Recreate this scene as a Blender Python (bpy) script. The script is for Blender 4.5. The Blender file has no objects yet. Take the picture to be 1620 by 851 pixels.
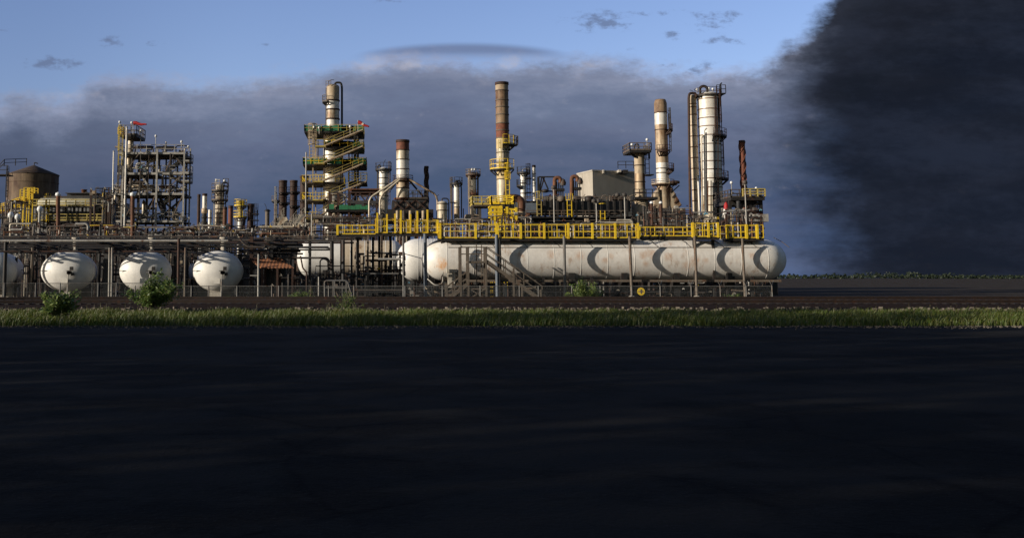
import bpy, math, random
from mathutils import Vector
from math import sin, cos, pi, radians, atan, sqrt
C = bpy.context.scene.collection
F = 1590.0; CAMH = 2.25; TAU = atan(180.0 / F)
ct, st = cos(TAU), sin(TAU)

# ---- a pixel of the photograph's 1200x516 picture -> the real place at depth d (metres away from the lens) ----
def Z(py, d):
    Y = -(py - 258.0) / F
    return CAMH + d * (st + Y * ct) / (ct - Y * st)
def X(px, d, py=330.0):
    Y = -(py - 258.0) / F
    return d * ((px - 600.0) / F) / (ct - Y * st)
def P(px, py, d): return Vector((X(px, d, py), d, Z(py, d)))
def S(n, d): return n * d / F

# ---------------------------------------------------------------- mesh collector
class MB:
    def __init__(s): s.v = []; s.f = []; s.s = []
    def add(s, vs, fs, sm=False):
        b = len(s.v); s.v += [tuple(v) for v in vs]
        s.f += [tuple(b + i for i in f) for f in fs]; s.s += [sm] * len(fs)
    def box(s, c, size, rz=0.0):
        x, y, z = c; a, b, h = size[0] / 2, size[1] / 2, size[2] / 2
        cr, sr = cos(rz), sin(rz); vs = []
        for dz in (-h, h):
            for dx, dy in ((-a, -b), (a, -b), (a, b), (-a, b)):
                vs.append((x + dx * cr - dy * sr, y + dx * sr + dy * cr, z + dz))
        s.add(vs, [(3, 2, 1, 0), (4, 5, 6, 7), (0, 1, 5, 4), (1, 2, 6, 5), (2, 3, 7, 6), (3, 0, 4, 7)])
        return s
    def bx(s, x0, x1, y0, y1, z0, z1):
        return s.box(((x0 + x1) / 2, (y0 + y1) / 2, (z0 + z1) / 2), (abs(x1 - x0), abs(y1 - y0), abs(z1 - z0)))
    def beam(s, a, b, w, h=None):
        a, b = Vector(a), Vector(b); h = h or w; t = (b - a)
        if t.length < 1e-5: return s
        t.normalize(); up = Vector((0, 0, 1)) if abs(t.z) < .95 else Vector((0, 1, 0))
        r = t.cross(up).normalized(); u = r.cross(t)
        vs = []
        for p in (a, b):
            for i, j in ((-1, -1), (1, -1), (1, 1), (-1, 1)): vs.append(p + r * (w / 2 * i) + u * (h / 2 * j))
        s.add(vs, [(0, 1, 2, 3), (7, 6, 5, 4), (4, 5, 1, 0), (5, 6, 2, 1), (6, 7, 3, 2), (7, 4, 0, 3)])
        return s
    def tube(s, pts, r, n=8, cap=True):
        pts = [Vector(p) for p in pts]; m = len(pts)
        rs = r if isinstance(r, (list, tuple)) else [r] * m
        tan = []
        for i in range(m):
            t = (pts[min(i + 1, m - 1)] - pts[max(i - 1, 0)])
            tan.append(t.normalized() if t.length > 1e-9 else Vector((0, 0, 1)))
        ref = Vector((0, 0, 1)) if abs(tan[0].z) < .9 else Vector((0, 1, 0))
        u = tan[0].cross(ref).normalized(); vs = []
        for i in range(m):
            u = (u - tan[i] * u.dot(tan[i])).normalized(); w = tan[i].cross(u)
            k = 1.0
            if 0 < i < m - 1:
                c = (pts[i] - pts[i - 1]).normalized().dot(tan[i]); k = 1.0 / max(c, .6)
            for j in range(n):
                a = 2 * pi * j / n; vs.append(pts[i] + (u * cos(a) + w * sin(a)) * rs[i] * (k if n > 4 else 1))
        fs = [(i * n + j, i * n + (j + 1) % n, (i + 1) * n + (j + 1) % n, (i + 1) * n + j) for i in range(m - 1) for j in range(n)]
        s.add(vs, fs, n > 4)
        if cap:
            s.add(vs[:n], [tuple(range(n))[::-1]]); s.add(vs[-n:], [tuple(range(n))])
        return s
    def lathe(s, cx, cy, prof, n=24, axis='z', cz=0.0, sy=1.0, caps=True):
        vs = []
        for r, h in prof:
            for j in range(n):
                a = 2 * pi * j / n
                if axis == 'z': vs.append((cx + r * cos(a), cy + r * sin(a), h))
                elif axis == 'x': vs.append((h, cy + r * cos(a), cz + r * sin(a)))
                else: vs.append((cx + r * cos(a), h, cz + r * sin(a) * sy))
        m = len(prof)
        fs = []
        for i in range(m - 1):
            for j in range(n):
                q = (i * n + j, i * n + (j + 1) % n, (i + 1) * n + (j + 1) % n, (i + 1) * n + j)
                fs.append(q if axis != 'y' else q[::-1])
        s.add(vs, fs, True)
        if caps:
            for k, rev in ((0, True), (m - 1, False)):
                if prof[k][0] > 1e-4:
                    ring = vs[k * n:(k + 1) * n]; s.add(ring, [tuple(range(n))[::-1] if rev else tuple(range(n))])
        return s
    def cyl(s, a, b, r, r1=None, n=12):
        r1 = r if r1 is None else r1
        return s.tube([a, b], [r, r1], n)

def rounded(pts, rad, k=5):
    pts = [Vector(p) for p in pts]; out = [pts[0]]
    for i in range(1, len(pts) - 1):
        a, b, c = pts[i - 1], pts[i], pts[i + 1]
        d1, d2 = (a - b), (c - b); r = min(rad, d1.length * .49, d2.length * .49)
        p, q = b + d1.normalized() * r, b + d2.normalized() * r
        for j in range(k + 1):
            t = j / k; out.append(p * (1 - t) ** 2 + b * 2 * t * (1 - t) + q * t * t)
    out.append(pts[-1]); return out

def railing(mb, pts, h=1.1, sp=1.6, w=.07, rails=3, toe=False):
    pts = [Vector(p) for p in pts]
    for a, b in zip(pts, pts[1:]):
        L = (b - a).length; n = max(1, round(L / sp))
        for i in range(n + 1):
            p = a.lerp(b, i / n); mb.beam(p, p + Vector((0, 0, h)), w)
        for k in range(1, rails + 1):
            z = Vector((0, 0, h * k / rails)); mb.beam(a + z, b + z, w * .9)
        if toe: mb.beam(a + Vector((0, 0, .1)), b + Vector((0, 0, .1)), .03, .2)
    return mb

def ladder(mb, x, y, z0, z1, w=.5, t=.06, step=.55, cage=False):
    for sx in (-w / 2, w / 2): mb.beam((x + sx, y, z0), (x + sx, y, z1), t)
    k = int((z1 - z0) / step)
    for i in range(k): mb.beam((x - w / 2, y, z0 + step * (i + .5)), (x + w / 2, y, z0 + step * (i + .5)), t * .7)
    if cage:
        z = z0 + 2.2
        hoop = [(x + w * .75 * cos(a), y - w * .9 * sin(a) * 1.2, 0) for a in [pi * i / 6 for i in range(7)]]
        while z < z1 + 1:
            mb.tube([(p[0], p[1], z) for p in hoop], t * .45, 4); z += 1.0
        for i in (0, 2, 3, 4, 6): mb.beam((hoop[i][0], hoop[i][1], z0 + 2.2), (hoop[i][0], hoop[i][1], z1 + .9), t * .6)
    return mb

# ---------------------------------------------------------------- things and parts
def link(name, mb, m, loc=(0, 0, 0), parent=None):
    me = bpy.data.meshes.new(name)
    lx, ly, lz = loc
    me.from_pydata([(v[0] - lx, v[1] - ly, v[2] - lz) for v in mb.v], [], mb.f)
    me.polygons.foreach_set('use_smooth', mb.s); me.update()
    me.materials.append(m)
    o = bpy.data.objects.new(name, me); C.objects.link(o)
    if parent is not None: o.parent = parent
    else: o.location = loc
    return o
class T:
    def __init__(s, name, label, cat, loc, group=None):
        e = bpy.data.objects.new(name, None); C.objects.link(e); s.e = e
        e.empty_display_size = .5; s.loc = tuple(loc); e.location = loc
        e['label'] = label; e['category'] = cat
        if group: e['group'] = group
    def part(s, name, m, mb, parent=None, label=None):
        o = link(name, mb, m, s.loc, parent or s.e)
        if label: o['label'] = label
        return o
def single(name, label, cat, m, mb, loc, group=None):
    o = link(name, mb, m, loc); o['label'] = label; o['category'] = cat
    if group: o['group'] = group
    return o
def structure(name, m, mb, kind='structure'):
    o = link(name, mb, m); o['kind'] = kind; return o

# ---------------------------------------------------------------- materials (all procedural)
def newmat(name):
    m = bpy.data.materials.new(name); m.use_nodes = True; nt = m.node_tree
    return m, nt, nt.nodes['Principled BSDF']
def noise(nt, scale, detail=5, sz=1.0, rough=.6, off=(0, 0, 0)):
    tc = nt.nodes.new('ShaderNodeTexCoord'); mp = nt.nodes.new('ShaderNodeMapping')
    mp.inputs['Scale'].default_value = (1, 1, sz); mp.inputs['Location'].default_value = off
    no = nt.nodes.new('ShaderNodeTexNoise'); no.inputs['Scale'].default_value = scale
    no.inputs['Detail'].default_value = detail; no.inputs['Roughness'].default_value = rough
    nt.links.new(tc.outputs['Object'], mp.inputs['Vector']); nt.links.new(mp.outputs[0], no.inputs['Vector'])
    return no.outputs['Fac']
def ramp(nt, fac, stops, interp='LINEAR'):
    r = nt.nodes.new('ShaderNodeValToRGB'); r.color_ramp.interpolation = interp
    el = r.color_ramp.elements
    while len(el) < len(stops): el.new(.5)
    for e, (p, c) in zip(el, stops):
        e.position = p; e.color = (c, c, c, 1) if isinstance(c, (int, float)) else (*c, 1)
    nt.links.new(fac, r.inputs[0]); return r.outputs[0]
def mix(nt, fac, a, b):
    n = nt.nodes.new('ShaderNodeMix'); n.data_type = 'RGBA'
    for val, idx in ((fac, 0), (a, 6), (b, 7)):
        if isinstance(val, (tuple, list)): n.inputs[idx].default_value = (*val, 1)
        elif isinstance(val, (int, float)): n.inputs[idx].default_value = val
        else: nt.links.new(val, n.inputs[idx])
    return n.outputs[2]
def mul(nt, a, b):
    n = nt.nodes.new('ShaderNodeMath'); n.operation = 'MULTIPLY'
    for v, i in ((a, 0), (b, 1)):
        if isinstance(v, (int, float)): n.inputs[i].default_value = v
        else: nt.links.new(v, n.inputs[i])
    return n.outputs[0]
def bump(nt, bs, h, strength=.3, dist=.05):
    b = nt.nodes.new('ShaderNodeBump'); b.inputs['Strength'].default_value = strength; b.inputs['Distance'].default_value = dist
    nt.links.new(h, b.inputs['Height']); nt.links.new(b.outputs[0], bs.inputs['Normal'])
RUST = (.16, .055, .022); DRUST = (.055, .022, .012)
def weathered(name, base, second=None, rust=RUST, amt=.35, scale=.6, sz=.25, rough=.55, metal=0.0, fine=.25, bmp=.0):
    """paint or cladding with vertical streaks of rust, broad tonal blotches and fine grime"""
    m, nt, bs = newmat(name)
    second = second or tuple(c * .72 for c in base)
    c = mix(nt, ramp(nt, noise(nt, scale * 1.7, 4), [(.35, 0), (.65, 1)]), base, second)
    streak = ramp(nt, noise(nt, scale * 3.2, 7, sz * .7, .72, (3, 7, 1)), [(.60 - amt * .32, 0), (.74 - amt * .26, 1)])
    patch = ramp(nt, noise(nt, scale * 1.1, 5, .7, .65, (9, 2, 5)), [(.53 - amt * .26, .08), (.66 - amt * .16, 1)])
    rn = mix(nt, ramp(nt, noise(nt, scale * 5, 3), [(.3, 0), (.7, 1)]), rust, tuple(r * .45 for r in rust))
    c = mix(nt, mul(nt, streak, patch), c, rn)
    g = ramp(nt, noise(nt, scale * 9, 4, sz * 2), [(.3, 1 - fine * 1.25), (.72, 1)])
    n = nt.nodes.new('ShaderNodeMix'); n.data_type = 'RGBA'; n.blend_type = 'MULTIPLY'; n.inputs[0].default_value = 1
    nt.links.new(c, n.inputs[6]); nt.links.new(g, n.inputs[7])
    nt.links.new(n.outputs[2], bs.inputs['Base Color'])
    bs.inputs['Roughness'].default_value = rough; bs.inputs['Metallic'].default_value = metal
    bs.inputs['Specular IOR Level'].default_value = .3
    if bmp: bump(nt, bs, noise(nt, scale * 7, 4), bmp, .08)
    return m
M = {}
M['white'] = weathered('white_vessel_paint', (.72, .70, .66), (.62, .60, .56), (.42, .22, .10), .05, .55, .4, .45, 0, .07)
M['whitestain'] = weathered('stained_white_vessel_paint', (.71, .68, .635), (.62, .58, .53), (.42, .22, .10), .30, .50, .35, .5, 0, .10)
M['beigevessel'] = weathered('beige_vessel_paint', (.56, .47, .36), (.48, .39, .28), (.3, .13, .05), .28, .5, .4, .5, 0, .15)
M['silver'] = weathered('silver_insulation', (.60, .54, .43), (.48, .41, .30), (.20, .10, .045), .40, .35, .18, .45, .15, .25)
M['silverclean'] = weathered('bright_insulation', (.74, .71, .65), (.64, .60, .53), (.3, .15, .07), .22, .4, .25, .42, .1, .18)
M['silverrust'] = weathered('rusty_insulation', (.56, .47, .34), (.42, .30, .18), (.19, .075, .03), .60, .30, .16, .5, .1, .3)
M['goldtan'] = weathered('golden_stained_cladding', (.60, .47, .25), (.50, .37, .18), (.24, .10, .04), .42, .4, .2, .55, 0, .25)
M['tan'] = weathered('tan_cladding', (.46, .37, .26), (.38, .29, .19), (.2, .09, .04), .35, .4, .2, .6, 0, .25)
M['cream'] = weathered('cream_cladding', (.46, .44, .33), (.38, .36, .26), (.2, .1, .05), .3, .3, .3, .6, 0, .2)
M['rust'] = weathered('rusty_plate', (.17, .075, .04), (.10, .045, .026), (.26, .10, .04), .45, .5, .25, .75, 0, .35)
M['rustred'] = weathered('red_rusty_plate', (.22, .075, .045), (.13, .05, .032), (.3, .12, .06), .35, .6, .3, .75, 0, .3)
M['darkrust'] = weathered('dark_rust_steel', (.055, .030, .022), (.033, .020, .016), (.12, .045, .022), .45, .7, .4, .7, 0, .3)
M['mottled'] = weathered('mottled_stack_steel', (.36, .26, .165), (.25, .165, .10), (.15, .07, .036), .60, .28, .22, .65, 0, .35)
M['dark'] = weathered('dark_painted_steel', (.028, .025, .023), (.018, .017, .017), (.08, .035, .02), .30, .8, .4, .6, 0, .3)
M['railsteel'] = weathered('rail_steel', (.034, .020, .014), (.024, .015, .012), (.09, .035, .018), .3, .8, .4, .6, 0, .3)
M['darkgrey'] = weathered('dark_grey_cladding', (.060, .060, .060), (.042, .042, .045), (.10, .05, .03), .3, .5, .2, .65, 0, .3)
M['grey'] = weathered('grey_galvanised_steel', (.42, .40, .36), (.30, .285, .26), (.2, .1, .05), .3, .8, .4, .5, .1, .2)
M['brownsteel'] = weathered('brown_weathered_steel', (.17, .14, .11), (.12, .095, .075), (.17, .075, .035), .4, .8, .4, .65, 0, .25)
M['midsteel'] = weathered('grey_brown_steel', (.085, .075, .066), (.055, .05, .045), (.14, .06, .03), .4, .8, .4, .65, 0, .25)
M['yellow'] = weathered('yellow_safety_paint', (.84, .60, .035), (.74, .49, .03), (.35, .14, .04), .22, 1.0, .5, .5, 0, .2)
M['paleyellow'] = weathered('faded_yellow_paint', (.52, .42, .12), (.42, .32, .09), (.22, .11, .05), .35, 1.0, .5, .6, 0, .25)
M['green'] = weathered('green_netting', (.035, .22, .10), (.025, .15, .07), (.06, .12, .05), .3, 1.5, .6, .7, 0, .3)
M['bluegrey'] = weathered('blue_grey_paint', (.13, .16, .20), (.10, .12, .15), (.15, .08, .05), .25, 1, .4, .55, 0, .2)
M['blue'] = weathered('blue_paint', (.16, .38, .50), (.12, .3, .4), (.15, .08, .05), .15, 1, .4, .5, 0, .2)
M['red'] = weathered('red_paint', (.40, .02, .02), (.30, .015, .015), (.15, .04, .02), .2, 1, .5, .6, 0, .2)
M['concrete'] = weathered('pale_concrete', (.48, .44, .38), (.40, .36, .30), (.25, .2, .14), .35, 1.2, .3, .85, 0, .2)
M['fence'] = weathered('dull_fence_steel', (.17, .165, .155), (.12, .115, .11), (.12, .06, .03), .3, .8, .4, .6, 0, .2)
M['timber'] = weathered('weathered_stair_steel', (.135, .112, .088), (.095, .078, .062), (.12, .06, .035), .35, 1, .5, .75, 0, .25)
M['tank'] = weathered('brown_tank_plate', (.21, .15, .095), (.155, .105, .062), (.085, .038, .02), .62, .16, .12, .75, 0, .3)
M['roofbrown'] = weathered('dark_brown_roof', (.085, .06, .042), (.06, .04, .03), (.07, .035, .02), .4, .3, .5, .8, 0, .3)
M['octagon'] = weathered('taupe_tank_plate', (.40, .36, .30), (.35, .31, .255), (.25, .2, .15), .25, .15, .1, .7, 0, .12)
M['lampglass'] = weathered('lamp_white', (.8, .8, .78), (.75, .75, .73), (.5, .5, .5), .05, 2, 1, .3)
def stripes_mat(name, a, b, scale, direction='X', dist=.4):
    m, nt, bs = newmat(name)
    tc = nt.nodes.new('ShaderNodeTexCoord'); w = nt.nodes.new('ShaderNodeTexWave'); w.bands_direction = direction
    w.inputs['Scale'].default_value = scale; w.inputs['Distortion'].default_value = dist; w.inputs['Detail'].default_value = 3
    nt.links.new(tc.outputs['Object'], w.inputs['Vector'])
    c = mix(nt, w.outputs['Fac'], a, b)
    c = mix(nt, ramp(nt, noise(nt, .8, 5), [(.4, 0), (.7, .7)]), c, tuple(x * .5 for x in a))
    nt.links.new(c, bs.inputs['Base Color']); bs.inputs['Roughness'].default_value = .75
    bump(nt, bs, w.outputs['Fac'], .6, .1); return m
M['orangeroof'] = stripes_mat('rusty_corrugated_roof', (.26, .10, .035), (.10, .04, .02), .9)
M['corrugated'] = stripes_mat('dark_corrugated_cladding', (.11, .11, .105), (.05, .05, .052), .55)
def leafmat(name, a, b):
    m, nt, bs = newmat(name)
    c = mix(nt, ramp(nt, noise(nt, 4, 3), [(.35, 0), (.65, 1)]), a, b)
    nt.links.new(c, bs.inputs['Base Color']); bs.inputs['Roughness'].default_value = .55
    tr = nt.nodes.new('ShaderNodeBsdfTranslucent'); nt.links.new(c, tr.inputs['Color'])
    ms = nt.nodes.new('ShaderNodeMixShader'); ms.inputs[0].default_value = .35
    out = nt.nodes['Material Output']
    nt.links.new(bs.outputs[0], ms.inputs[1]); nt.links.new(tr.outputs[0], ms.inputs[2]); nt.links.new(ms.outputs[0], out.inputs['Surface'])
    return m
M['leafdark'] = leafmat('dark_green_leaves', (.06, .115, .026), (.10, .15, .034))
M['leaflight'] = leafmat('light_green_leaves', (.13, .19, .045), (.20, .23, .07))
M['leafgrass'] = leafmat('long_grass_blades', (.044, .088, .005), (.092, .084, .012))
M['dryweed'] = leafmat('dry_brown_weeds', (.15, .11, .05), (.09, .10, .03))
M['leaffar'] = leafmat('far_dark_foliage', (.018, .03, .014), (.03, .042, .02))
M['bark'] = weathered('grey_bark', (.20, .17, .13), (.13, .11, .09), (.08, .06, .04), .3, 3, .4, .9)
def ground_mat(name, a, b, c3, scale, cracks=False):
    m, nt, bs = newmat(name)
    c = mix(nt, ramp(nt, noise(nt, scale, 8, 1, .7), [(.35, 0), (.65, 1)]), a, b)
    c = mix(nt, ramp(nt, noise(nt, scale * .13, 4), [(.45, 0), (.65, .8)]), c, c3)
    if cracks:
        tc = nt.nodes.new('ShaderNodeTexCoord'); vo = nt.nodes.new('ShaderNodeTexVoronoi'); vo.feature = 'DISTANCE_TO_EDGE'; vo.inputs['Scale'].default_value = .35
        dz = nt.nodes.new('ShaderNodeMix'); dz.data_type = 'VECTOR'; dz.inputs[0].default_value = .12
        nz = nt.nodes.new('ShaderNodeTexNoise'); nz.inputs['Scale'].default_value = 1.2; nt.links.new(tc.outputs['Object'], nz.inputs['Vector'])
        nt.links.new(tc.outputs['Object'], dz.inputs[4]); nt.links.new(nz.outputs['Color'], dz.inputs[5]); nt.links.new(dz.outputs[1], vo.inputs['Vector'])
        c = mix(nt, ramp(nt, vo.outputs['Distance'], [(.0, .85), (.02, 0)]), c, tuple(x * .3 for x in a))
        c = mix(nt, ramp(nt, noise(nt, .22, 6, 1, .7, (4, 1, 0)), [(.45, 0), (.55, .8)]), c, tuple(x * 1.7 for x in c3))
        c = mix(nt, ramp(nt, noise(nt, 28, 2), [(.62, 0), (.72, .7)]), c, (.035, .034, .033))
    nt.links.new(c, bs.inputs['Base Color']); bs.inputs['Roughness'].default_value = .95
    bs.inputs['Specular IOR Level'].default_value = .04
    bump(nt, bs, noise(nt, scale * 2, 5), .5, .06); return m
M['soil'] = ground_mat('dark_yard_soil', (.045, .036, .028), (.025, .021, .018), (.06, .05, .038), 2.0)
M['verge'] = ground_mat('grassy_verge_soil', (.030, .038, .012), (.020, .022, .010), (.045, .04, .018), 2.0)
M['ballast'] = ground_mat('dark_ballast', (.030, .018, .012), (.012, .008, .006), (.022, .013, .009), 9.0)
M['gravel'] = ground_mat('pale_ballast_edge', (.20, .17, .14), (.07, .06, .05), (.10, .085, .07), 9.0)
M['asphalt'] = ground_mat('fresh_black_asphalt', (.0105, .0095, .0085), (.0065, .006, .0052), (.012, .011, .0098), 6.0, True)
SUN_E, SKY_S, EXPO, SKY_TINT = 4.9, 0.05, 0.28, (2.4, 2.38, 3.1, 1)
# ================================================================ camera, sky, sun
sc = bpy.context.scene
cam = bpy.data.cameras.new('camera'); co = bpy.data.objects.new('camera', cam); C.objects.link(co)
co.location = (0, 0, CAMH); co.rotation_euler = (pi / 2 + TAU, 0, 0)
cam.sensor_width = 36; cam.lens = 36 * F / 1620; cam.shift_x = (810 - 600) / 1620; cam.shift_y = -(425.5 - 258) / 1620
cam.clip_end = 5000; cam.clip_start = .5
sc.camera = co
SUN = Vector((-.905, -.348, .25)).normalized()
el = math.asin(SUN.z); az = math.atan2(SUN.x, SUN.y)
sl = bpy.data.lights.new('sun', 'SUN'); sl.energy = SUN_E; sl.angle = radians(.5); sl.color = (1, .905, .765)
so = bpy.data.objects.new('sun', sl); C.objects.link(so); so.location = (-60, -30, 60)
so.rotation_euler = (-SUN).to_track_quat('-Z', 'Y').to_euler()
w = bpy.data.worlds.new('World'); sc.world = w; w.use_nodes = True; nt = w.node_tree; N = nt.nodes; L = nt.links
bg = N['Background']; bg.inputs['Strength'].default_value = SKY_S
sky = N.new('ShaderNodeTexSky'); sky.sky_type = 'NISHITA'; sky.sun_disc = False
sky.sun_elevation = el; sky.sun_rotation = az % (2 * pi); sky.air_density = 1.0; sky.dust_density = 1.0; sky.ozone_density = 1.5
tc = N.new('ShaderNodeTexCoord'); sep = N.new('ShaderNodeSeparateXYZ'); L.new(tc.outputs['Generated'], sep.inputs[0])
def mth(op, a, b=None, c=None, clamp=False):
    n = N.new('ShaderNodeMath'); n.operation = op; n.use_clamp = clamp
    for i, v in enumerate((a, b, c)):
        if v is None: continue
        if isinstance(v, (int, float)): n.inputs[i].default_value = v
        else: L.new(v, n.inputs[i])
    return n.outputs[0]
yc = mth('MAXIMUM', mth('ABSOLUTE', sep.outputs['Y']), .05)
u = mth('DIVIDE', sep.outputs['X'], yc); v = mth('DIVIDE', sep.outputs['Z'], yc)
def uv(px, py):
    p = P(px, py, 1.0); return p.x, p.z - CAMH
def smooth(x, lo, hi):
    n = N.new('ShaderNodeMapRange'); n.interpolation_type = 'SMOOTHSTEP'
    n.inputs['From Min'].default_value = lo; n.inputs['From Max'].default_value = hi
    L.new(x, n.inputs['Value']); return n.outputs[0]
def wnoise(scale, sv, detail=6, rough=.6, off=0.0):
    cb = N.new('ShaderNodeCombineXYZ'); L.new(u, cb.inputs[0]); L.new(mth('MULTIPLY', v, sv), cb.inputs[1]); cb.inputs[2].default_value = off
    n = N.new('ShaderNodeTexNoise'); n.inputs['Scale'].default_value = scale; n.inputs['Detail'].default_value = detail; n.inputs['Roughness'].default_value = rough
    L.new(cb.outputs[0], n.inputs['Vector']); return n.outputs['Fac']
def curve(pts):
    """cloud-deck edge height over azimuth"""
    n = N.new('ShaderNodeFloatCurve'); cm = n.mapping; cv = cm.curves[0]
    q = []
    for px, py in pts:
        a, b = uv(px, py); q.append(((a + .6) / 1.6, b * 3))
    while len(cv.points) < len(q): cv.points.new(.5, .5)
    for pt, (a, b) in zip(cv.points, q): pt.location = (a, b); pt.handle_type = 'AUTO'
    cm.update()
    L.new(mth('DIVIDE', mth('ADD', u, .6), 1.6, clamp=True), n.inputs['Value'])
    return mth('DIVIDE', n.outputs[0], 3.0)
top = curve([(-330, 150), (0, 146), (40, 138), (75, 150), (120, 138), (155, 112), (200, 108), (260, 116), (330, 124), (400, 119), (440, 106), (500, 101), (560, 92), (620, 82), (700, 80), (780, 84), (850, 86), (920, 84), (1000, 90), (1060, 100), (1120, 104), (1190, 98), (1240, 66), (1300, 10), (1380, -90), (1600, -200)])
dv = mth('SUBTRACT', top, v)
n1 = mth('SUBTRACT', wnoise(16, 2.2), .5); n2 = mth('SUBTRACT', wnoise(60, 1.8, 5, .65, 3), .5)
dd = mth('ADD', dv, mth('ADD', mth('MULTIPLY', n1, .040), mth('ADD', mth('MULTIPLY', n2, .022), mth('MULTIPLY', mth('SUBTRACT', wnoise(150, 1.5, 4, .6, 31), .5), .008))))
deck = smooth(dd, -.004, .026)
stormy = smooth(mth('ADD', u, mth('ADD', mth('MULTIPLY', n1, .11), mth('ADD', mth('MULTIPLY', n2, .025), mth('MULTIPLY', v, .12)))), .375, .495)
# lens-shaped cloud above the deck
lu, lv = uv(735, 97)
e = mth('ADD', mth('POWER', mth('DIVIDE', mth('SUBTRACT', u, lu), .115), 2.0), mth('POWER', mth('DIVIDE', mth('SUBTRACT', v, lv), .0195), 2.0))
lens = mth('MULTIPLY', smooth(mth('ADD', mth('MULTIPLY', e, -1), 1.0), -.15, .5), smooth(mth('SUBTRACT', v, lv), -.004, .013))
puffs = None
for px, py, rx, ry, amp in [(178, 64, 20, 11, .9), (82, 101, 44, 12, .95), (240, 70, 22, 5, .5), (10, 50, 20, 8, .4), (945, 34, 52, 15, 1.1), (1040, 20, 55, 7, .5), (1128, 33, 42, 17, .8), (1062, 56, 24, 8, .7), (1145, 65, 34, 8, .7), (1004, 79, 12, 6, .6), (618, 3, 22, 8, .6), (420, 72, 18, 4, .4), (130, 130, 30, 8, .4), (1090, 110, 70, 14, .5), (1330, -40, 70, 18, .6)]:
    a, b = uv(px, py)
    g = mth('ADD', mth('POWER', mth('DIVIDE', mth('SUBTRACT', u, a), rx / F), 2.0), mth('POWER', mth('DIVIDE', mth('SUBTRACT', v, b), ry / F), 2.0))
    g = mth('MULTIPLY', mth('EXPONENT', mth('MULTIPLY', g, -1.0)), amp)
    puffs = g if puffs is None else mth('MAXIMUM', puffs, g)
pn = mth('ADD', wnoise(38, 2.0, 8, .68, 7), mth('MULTIPLY', n2, .4))
puff = smooth(mth('ADD', puffs, mth('MULTIPLY', mth('SUBTRACT', pn, .5), 3.4)), .30, 1.1)
puff = mth('MULTIPLY', puff, smooth(puffs, .06, .3))
def wramp(fac, stops):
    r = N.new('ShaderNodeValToRGB'); elx = r.color_ramp.elements
    while len(elx) < len(stops): elx.new(.5)
    for e_, (p, c) in zip(elx, stops): e_.position = p; e_.color = (*c, 1)
    L.new(fac, r.inputs[0]); return r.outputs[0]
def wmix(fac, a, b):
    n = N.new('ShaderNodeMix'); n.data_type = 'RGBA'
    for val, idx in ((fac, 0), (a, 6), (b, 7)):
        if isinstance(val, tuple): n.inputs[idx].default_value = (*val, 1)
        elif isinstance(val, (int, float)): n.inputs[idx].default_value = val
        else: L.new(val, n.inputs[idx])
    return n.outputs[2]
def lin(*c): return tuple(((x / 255) / 12.92 if x / 255 <= .04045 else ((x / 255 + .055) / 1.055) ** 2.4) for x in c)
K = 1.0 / (SKY_S * 2 ** EXPO)          # the cloud colours below are what the deck looks like at this exposure
def cl(*c): return tuple(x * K for x in lin(*c))
# thickness below the deck's edge -> colour
depth = mth('ADD', mth('MULTIPLY', dd, 4.6), mth('MULTIPLY', mth('SUBTRACT', wnoise(9, 3.2, 7, .6, 5), .5), .42), clamp=True)
colr = wramp(depth, [(0, cl(158, 160, 182)), (.08, cl(134, 143, 168)), (.22, cl(109, 121, 148)), (.38, cl(95, 106, 134)), (.56, cl(76, 91, 119)), (.75, cl(70, 87, 120)), (1, cl(80, 99, 136))])
bn = smooth(wnoise(7, 5.5, 8, .62, 11), .38, .66)
colr = wmix(mth('MULTIPLY', bn, .28), colr, cl(108, 114, 138))
colr = wmix(mth('MULTIPLY', mth('MULTIPLY', mth('SUBTRACT', 1.0, smooth(u, -.38, -.1)), smooth(dd, .02, .06)), .5), colr, cl(56, 66, 88))
# sunlit fluffy heads along the edge
pinks = mth('MULTIPLY', smooth(wnoise(22, 1.6, 6, .6, 21), .5, .72), smooth(mth('MULTIPLY', dd, -1.0), -.05, -.004))
colr = wmix(mth('MULTIPLY', pinks, .4), colr, cl(176, 172, 182))
lit = None
for px, py, rx, ry, amp in [(405, 118, 60, 12, .8), (470, 108, 45, 12, .8), (585, 99, 40, 14, 1.0), (640, 104, 50, 10, .6), (806, 97, 20, 13, 1.4), (850, 92, 30, 8, .7), (960, 100, 45, 12, .5), (1035, 101, 34, 12, .7), (1130, 112, 60, 8, .5), (280, 128, 70, 12, .5), (110, 150, 60, 10, .7)]:
    a, b = uv(px, py)
    g = mth('ADD', mth('POWER', mth('DIVIDE', mth('SUBTRACT', u, a), rx / F), 2.0), mth('POWER', mth('DIVIDE', mth('SUBTRACT', v, b), ry / F), 2.0))
    g = mth('MULTIPLY', mth('EXPONENT', mth('MULTIPLY', g, -1.0)), amp); lit = g if lit is None else mth('MAXIMUM', lit, g)
lit = smooth(mth('ADD', lit, mth('MULTIPLY', mth('SUBTRACT', wnoise(40, 1.6, 6, .6, 41), .5), 1.6)), .15, 1.0)
colr = wmix(mth('MULTIPLY', lit, .8), colr, cl(186, 182, 192))
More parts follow.
